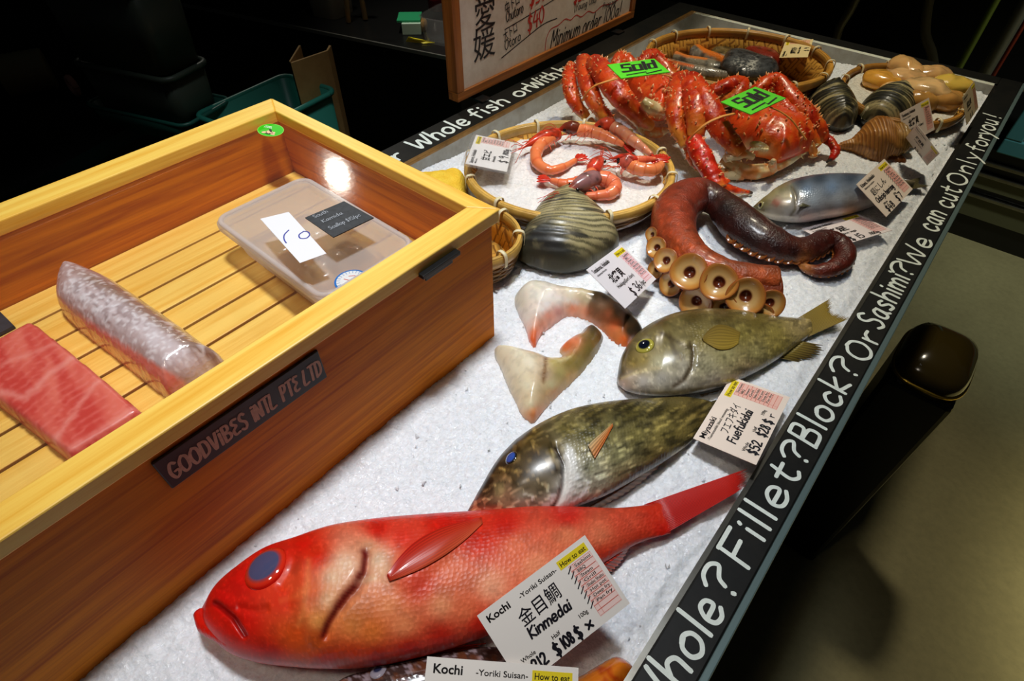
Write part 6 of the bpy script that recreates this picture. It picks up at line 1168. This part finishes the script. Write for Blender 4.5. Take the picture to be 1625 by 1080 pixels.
# ------------------------------------------------------------------ dark back of the shop
m_wt = mat('black_worktop', rgb(20, 20, 20), rough=.3, spec=.4)
def slab_rot(name, c0, sx, sy, z0, z1, ang, m, parent=None, mb=None, **k):
    ca, sa = math.cos(ang), math.sin(ang); P = [(c0[0] + a * ca - b * sa, c0[1] + a * sa + b * ca) for a, b in [(-sx/2, -sy/2), (sx/2, -sy/2), (sx/2, sy/2), (-sx/2, sy/2)]]
    M_ = (mb or MB()); M_.prism(P, z0, z1); return mesh_obj(name, M_, m, parent, **k) if mb is None else M_
A1 = math.radians(14)
pc = PX(600, 68, 0); nd = np.array([-math.sin(A1), math.cos(A1), 0]); ud = np.array([math.cos(A1), math.sin(A1)]); e0 = PX(715, 91, 0)[:2]; pc = np.array([*(e0 + ud * (.02 - .75)), 0]); cc_ = pc[:2] + nd[:2] * .35
bc = thing('back_counter', 'black worktop with a thin bright front edge, in the dark behind the menu board', 'counter', (*cc_, FZ)); slab_rot('worktop', cc_, 1.5, .7, -.03, 0, A1, m_wt, bc, bevel=.002); slab_rot('cabinet', cc_, 1.46, .64, FZ, -.03, A1, m_body, bc)
slab_rot('edge_strip', pc[:2], 1.5, .004, -.006, .001, A1, mat('dull_steel', rgb(150, 150, 145), rough=.4, metal=.8), bc)
sc = thing('side_counter', 'black worktop in the darkness at far left carrying the grey crates', 'counter', (-1.5, .3, FZ)); slab_rot('worktop', (-1.62, .22), .95, .8, -.06, -.036, math.radians(18), m_wt, sc); slab_rot('cabinet', (-1.62, .22), .9, .74, FZ, -.06, math.radians(18), m_body, sc)
m_crate = mat('grey_crate', rgb(60, 70, 60), rough=.45, spec=.4)
A2 = math.radians(18.5); ux = np.array([math.cos(A2), math.sin(A2)]); uy = np.array([-ux[1], ux[0]]); f0 = PX(290, 197, 0)[:2]; f1 = PX(146, 165, 0)[:2]; wcr = np.linalg.norm(f1 - f0); cc_ = (f0 + f1) / 2 + uy * .05
def open_box(name, label, cat, c0, sx, sy, z0, z1, ang, m, th=.004, taper=.93, lip=.006, group=None, rim_m=None):
    t = thing(name, label, cat, (*c0, z0), group); ca, sa = math.cos(ang), math.sin(ang)
    def rr2(x, y, z, rad=.018, n=5):
        P = []
        for sx_, sy_, s in [(1, 1, 0), (-1, 1, 1), (-1, -1, 2), (1, -1, 3)]:
            for k in range(n + 1): a = (s + k / n) * math.pi / 2; p = (sx_ * (x / 2 - rad) + rad * math.cos(a), sy_ * (y / 2 - rad) + rad * math.sin(a)); P.append((c0[0] + p[0] * ca - p[1] * sa, c0[1] + p[0] * sa + p[1] * ca, z))
        return np.array(P)
    R = [rr2(sx * taper, sy * taper, z0), rr2(sx, sy, z1), rr2(sx - 2 * th, sy - 2 * th, z1), rr2(sx * taper - 2 * th, sy * taper - 2 * th, z0 + th)]; n = len(R[0])
    mb = MB(); mb.add(np.vstack(R), [(k * n + i, k * n + (i + 1) % n, (k + 1) * n + (i + 1) % n, (k + 1) * n + i) for k in range(3) for i in range(n)] + [tuple(range(n))[::-1], tuple(range(3 * n, 4 * n))]); mesh_obj('body', mb, m, t)
    r = MB(); P = rr2(sx + .002, sy + .002, z1); tube(r, np.vstack([P, P[:1]]), lip, 8, caps=False, upfix=True); mesh_obj('rim', r, rim_m or m, t); return t
m_tealdark = mat('teal_plastic_dark', rgb(30, 88, 76), rough=.4)
m_teal = mat('teal_plastic', rgb(40, 120, 104), rough=.4)
open_box('teal_tray', 'shallow teal plastic tray under the grey crates at far left', 'tray', cc_, wcr + .02, .112, -.036, .0, A2, m_tealdark, lip=.0035)
open_box('grey_crate', 'lower grey plastic crate standing in the teal tray', 'crate', cc_, wcr, .09, -.030, .068, A2, m_crate, group='stacked grey crates', lip=.005); open_box('grey_crate', 'upper grey plastic crate stacked on the other crate', 'crate', cc_, wcr + .004, .094, .074, .20, A2, m_crate, group='stacked grey crates', lip=.005)
bn = PX(534, 150, 0)[:2]
open_box('teal_bin', 'tall teal bin with folded cardboard in it, behind the wooden box', 'bin', (bn[0] - .065, bn[1] - .10), .13, .20, FZ, 0, math.radians(8), m_teal, lip=.005)
kx = bn[0] - .05; C0, C1 = plane_hit(460, 94, 0, kx), plane_hit(519, 80, 0, kx); m_cb = mat('cardboard', rgb(176, 140, 84), rough=.8, mott=(40, .4, rgb(140, 106, 60)))
cbx = thing('cardboard_sheet', 'folded brown cardboard sheet standing in the teal bin', 'cardboard', (kx, C0[1], -.4)); mesh_obj('front_panel', MB().prism([(kx - .004, C0[1]), (kx, C0[1]), (kx + .002, C1[1]), (kx - .002, C1[1])], -.40, C1[2]), m_cb, cbx); mesh_obj('folded_edge', MB().prism([(kx - .002, C1[1]), (kx + .002, C1[1]), (kx - .014, C1[1] + .02), (kx - .018, C1[1] + .018)], -.40, C1[2]), m_cb, cbx); mesh_obj('back_flap', MB().prism([(kx - .004, C0[1]), (kx - .001, C0[1]), (kx - .05, C1[1] - .02), (kx - .053, C1[1] - .022)], -.40, C0[2] - .004), m_cb, cbx)
# small things on the back counter
def on_top(x, y, z=0): return PX(x, y, z)
p = on_top(505, 32); open_box('grey_tub', 'grey-white tub standing at the left end of the back counter', 'tub', (p[0] - .01, p[1] + .05), .085, .085, .001, .12, A1, mat('grey_white', rgb(168, 164, 150), rough=.5), taper=.88, lip=.003)
p = on_top(642, 54); gb = thing('green_box', 'small green and white carton on the back counter', 'carton', (p[0], p[1] + .02, .001)); slab_rot('carton', (p[0], p[1] + .025), .04, .05, .001, .022, A1 + .5, mat('carton_white', rgb(190, 214, 196), rough=.5), gb); slab_rot('green_top', (p[0] - .012, p[1] + .03), .05, .055, .022, .026, A1 + .5, mat('carton_green', rgb(40, 150, 100), rough=.5), gb)
yw = MB(); P = np.array([on_top(x, y, z) for x, y, z in [(644,66,.001),(648,58,.012),(660,62,.010),(676,64,.006),(690,67,.003),(672,69,.001)]]); yw.add(np.vstack([P, P - [0, 0, .0025]]), [tuple(range(6))[::-1], tuple(range(6, 12))] + [(i, (i + 1) % 6, 6 + (i + 1) % 6, 6 + i) for i in range(6)], smooth=False); yw.v[0][:, 2] = np.maximum(yw.v[0][:, 2], .0008)
tag(mesh_obj('yellow_wrapper', yw, mat('yellow_plastic', rgb(236, 220, 40), rough=.5)), 'crumpled bright yellow wrapper at the front edge of the back counter', 'wrapper')
p = on_top(663, 50); jm = MB(); P = np.array([[p[0], p[1] + .01, z] for z in (.001, .012, .020, .022)]); tube(jm, P, np.array([.014, .016, .014, .012]), 20); tag(mesh_obj('brown_jar', jm, mat('amber', rgb(150, 110, 50), rough=.3)), 'small amber-brown jar behind the yellow wrapper', 'jar')
p = on_top(697, 82); open_box('clear_tray', 'clear plastic tray on the back counter right beside the menu board', 'tray', (p[0] - .02, p[1] + .07), .12, .10, .001, .05, A1, clear_mat('clear_tray', (.95, .95, .95), gloss=.1, refl=.09, haze=.05), lip=.0012)
p = on_top(670, 24); rb = MB(); P = np.array([[p[0], p[1] + .05, z] for z in (.001, .03, .12, .15, .19, .20)]); tube(rb, P, np.array([.02, .022, .022, .010, .009, .008]), 20); tag(mesh_obj('red_bottle', rb, mat('dark_red', rgb(120, 20, 34), rough=.3)), 'dark red bottle at the back of the back counter', 'bottle')
ws = thing('wooden_stand', 'pair of pale wooden legs standing on the back counter', 'stand', (*on_top(566, 34)[:2], .001))
for a, b in [((553, 35), (547, -6)), ((580, 31), (565, -6))]:
    mb = MB(); A_ = on_top(*a, .002); B_ = on_top(*b, .11) ; B_ = np.array([A_[0] + (.008 if a[0] < 560 else -.02), A_[1] + .01, .14]); tube(mb, np.array([A_, B_]), .006, 8); mesh_obj('leg', mb, mat('pale_leg', rgb(190, 160, 110), rough=.6) if 'pale_leg' not in bpy.data.materials else bpy.data.materials['pale_leg'], ws)
mb = MB(); q0, q1 = on_top(553, 35, .002), on_top(580, 31, .002); tube(mb, np.array([[q0[0] - .02, q0[1] + .008, .145], [q1[0] + .02, q1[1] + .012, .145]]), .007, 8); mesh_obj('crossbar', mb, bpy.data.materials['pale_leg'], ws)
# roll and ring on the side counter
p0, p1 = PX(2, 122, 0), PX(78, 108, 0); ro = MB(); P = np.linspace(p0, p1, 24); P[:, 2] = .004; tube(ro, P, .036 * (1 + .03 * np.sin(np.arange(24) * 2.4)), 24); ro.xf(Matrix.Translation((0, 0, -.004))); tag(mesh_obj('grey_roll', ro, mat('roll_wrap', rgb(120, 116, 84), rough=.5)), 'ribbed grey-olive roll lying at the far left edge', 'roll')
p = PX(108, 122, 0); rg = MB(); a = np.linspace(0, 2 * math.pi, 25); tube(rg, np.stack([p[0] + .014 * np.cos(a), p[1] + 0 * a, .0 + .014 * np.sin(a)], 1), .006, 8, caps=False); rg.xf(Matrix.Translation((0, 0, -.016))); tag(mesh_obj('tape_roll', rg, mat('pink_tape', rgb(190, 140, 130), rough=.5)), 'small pinkish tape roll right of the grey roll', 'tape')

# ------------------------------------------------------------------ right side: waste bin, showcase, poles
zb_ = -.24; K0 = PX(1492, 562, zb_); tbn = thing('black_bin', 'black bin with a rounded glossy lid on the floor right of the counter', 'bin', (K0[0], K0[1], FZ))
m_gb = mat('gloss_black', rgb(52, 42, 14), rough=.16, coat=.6); m_gold = mat('smoked_amber', rgb(214, 176, 70), rough=.22, metal=.9)
bb = MB(); sx, sy = .105, .15
slab_rot('bin_body', (K0[0], K0[1]), sx, sy, FZ, zb_ - .03, 0, m_blk, tbn, bevel=.008)
ld = MB(); R = []; n = 40
for k, z in [(1.0, -.03), (1.02, -.018), (.99, -.004), (.9, .006), (.62, .018), (.3, .024)]:
    a = np.arange(n) * 2 * math.pi / n; R.append(np.stack([K0[0] + sx * .5 * k * np.sign(np.cos(a)) * np.abs(np.cos(a)) ** .6, K0[1] + sy * .5 * k * np.sign(np.sin(a)) * np.abs(np.sin(a)) ** .6, np.full(n, zb_ + z)], 1))
ld.add(np.vstack(R), grid_faces(6, n, wrapv=True) + [tuple(range(n))[::-1], tuple(range(5 * n, 6 * n))]); mesh_obj('lid', ld, m_gb, tbn)
rg = MB(); P = R[1]; tube(rg, np.vstack([P, P[:1]]), .003, 8, caps=False); mesh_obj('lid_rim', rg, m_gold, tbn)
YS = 2.45; cb = thing('showcase', 'dark refrigerated showcase with steel strips and a teal-framed window, far right', 'showcase', (.9, YS, FZ))
zz = lambda y: plane_hit(1560, y, 1, YS)[2]
m_ol = mat('olive_panel', rgb(96, 96, 70), rough=.5); m_tl = mat('teal_frame', rgb(70, 130, 140), rough=.35); m_rd = mat('dark_red_panel', rgb(84, 14, 20), rough=.5)
zs = [FZ, zz(348), zz(311), zz(298), zz(274), zz(232)]
mesh_obj('plinth', MB().box((.02, YS, zs[0]), (1.9, YS + .6, zs[1])), m_blk, cb); mesh_obj('lower_panel', MB().box((.02, YS - .01, zs[1]), (1.9, YS + .6, zs[2])), m_ol, cb); mesh_obj('vent_band', MB().box((.02, YS, zs[2]), (1.9, YS + .6, zs[3])), m_blk, cb); mesh_obj('upper_panel', MB().box((.02, YS - .01, zs[3]), (1.9, YS + .6, zs[4])), m_ol, cb); mesh_obj('dark_band', MB().box((.02, YS, zs[4]), (1.9, YS + .6, zs[5])), m_blk, cb)
for y in (311, 274, 254): mesh_obj('steel_strip', MB().box((.02, YS - .02, zz(y) - .006), (1.9, YS - .004, zz(y) + .006)), m_steel, cb, bevel=.002)
xw = plane_hit(1588, 228, 1, YS)[0]
mesh_obj('window_frame', MB().box((xw, YS - .02, zs[5]), (1.9, YS, zs[5] + .05)).box((xw, YS - .02, zs[5] + .05), (xw + .05, YS, zs[5] + .62)), m_tl, cb, bevel=.004); mesh_obj('window_panel', MB().box((xw + .05, YS - .004, zs[5] + .05), (1.9, YS + .02, zs[5] + .20)), m_rd, cb); mesh_obj('dark_glass', MB().box((xw + .05, YS - .004, zs[5] + .20), (1.9, YS + .02, zs[5] + .62)), mat('dark_glass', rgb(12, 16, 18), rough=.1, coat=.5), cb)
for nm, lb, a, Y_, r, m in [('grey_pole', 'broad grey pole rising behind the far corner of the counter', (1590, 70), 2.2, .016, mat('pole_grey', rgb(110, 112, 104), rough=.4)), ('green_lit_pole', 'slim pole with green light painted on, left of the grey pole behind the counter', (1548, 60), 2.3, .010, mat('pole_green_light', rgb(110, 130, 50), rough=.4)), ('red_pole', 'thin red pole at the upper right edge', (1612, 60), 2.35, .006, mat('pole_red', rgb(130, 36, 20), rough=.4))]:  # the slim pole's green is light put into its colour
    p = plane_hit(*a, 1, Y_); mb = MB(); tube(mb, np.array([[p[0], Y_, FZ], [p[0], Y_, .9]]), r, 14); tag(mesh_obj(nm, mb, m), lb, 'pole')
for lb, pts, Y_ in [('pale plastic hose hanging left of the poles behind the far rim', [(1476,-10),(1470,28),(1469,56),(1478,82),(1482,104)], 2.0), ('faint grey cable curving down behind the far basket', [(1362,-10),(1348,18),(1334,40),(1326,64)], 2.0)]:
    mb = MB(); P = catmull([plane_hit(x, y, 1, Y_) for x, y in pts] , 40); P = np.vstack([P, [P[-1][0], Y_, FZ]]); tube(mb, catmull(P, 60), .012, 12); tag(mesh_obj('plastic_hose', mb, mat('hose_grey', rgb(96, 92, 74), rough=.35) if 'hose_grey' not in bpy.data.materials else bpy.data.materials['hose_grey']), lb, 'hose')
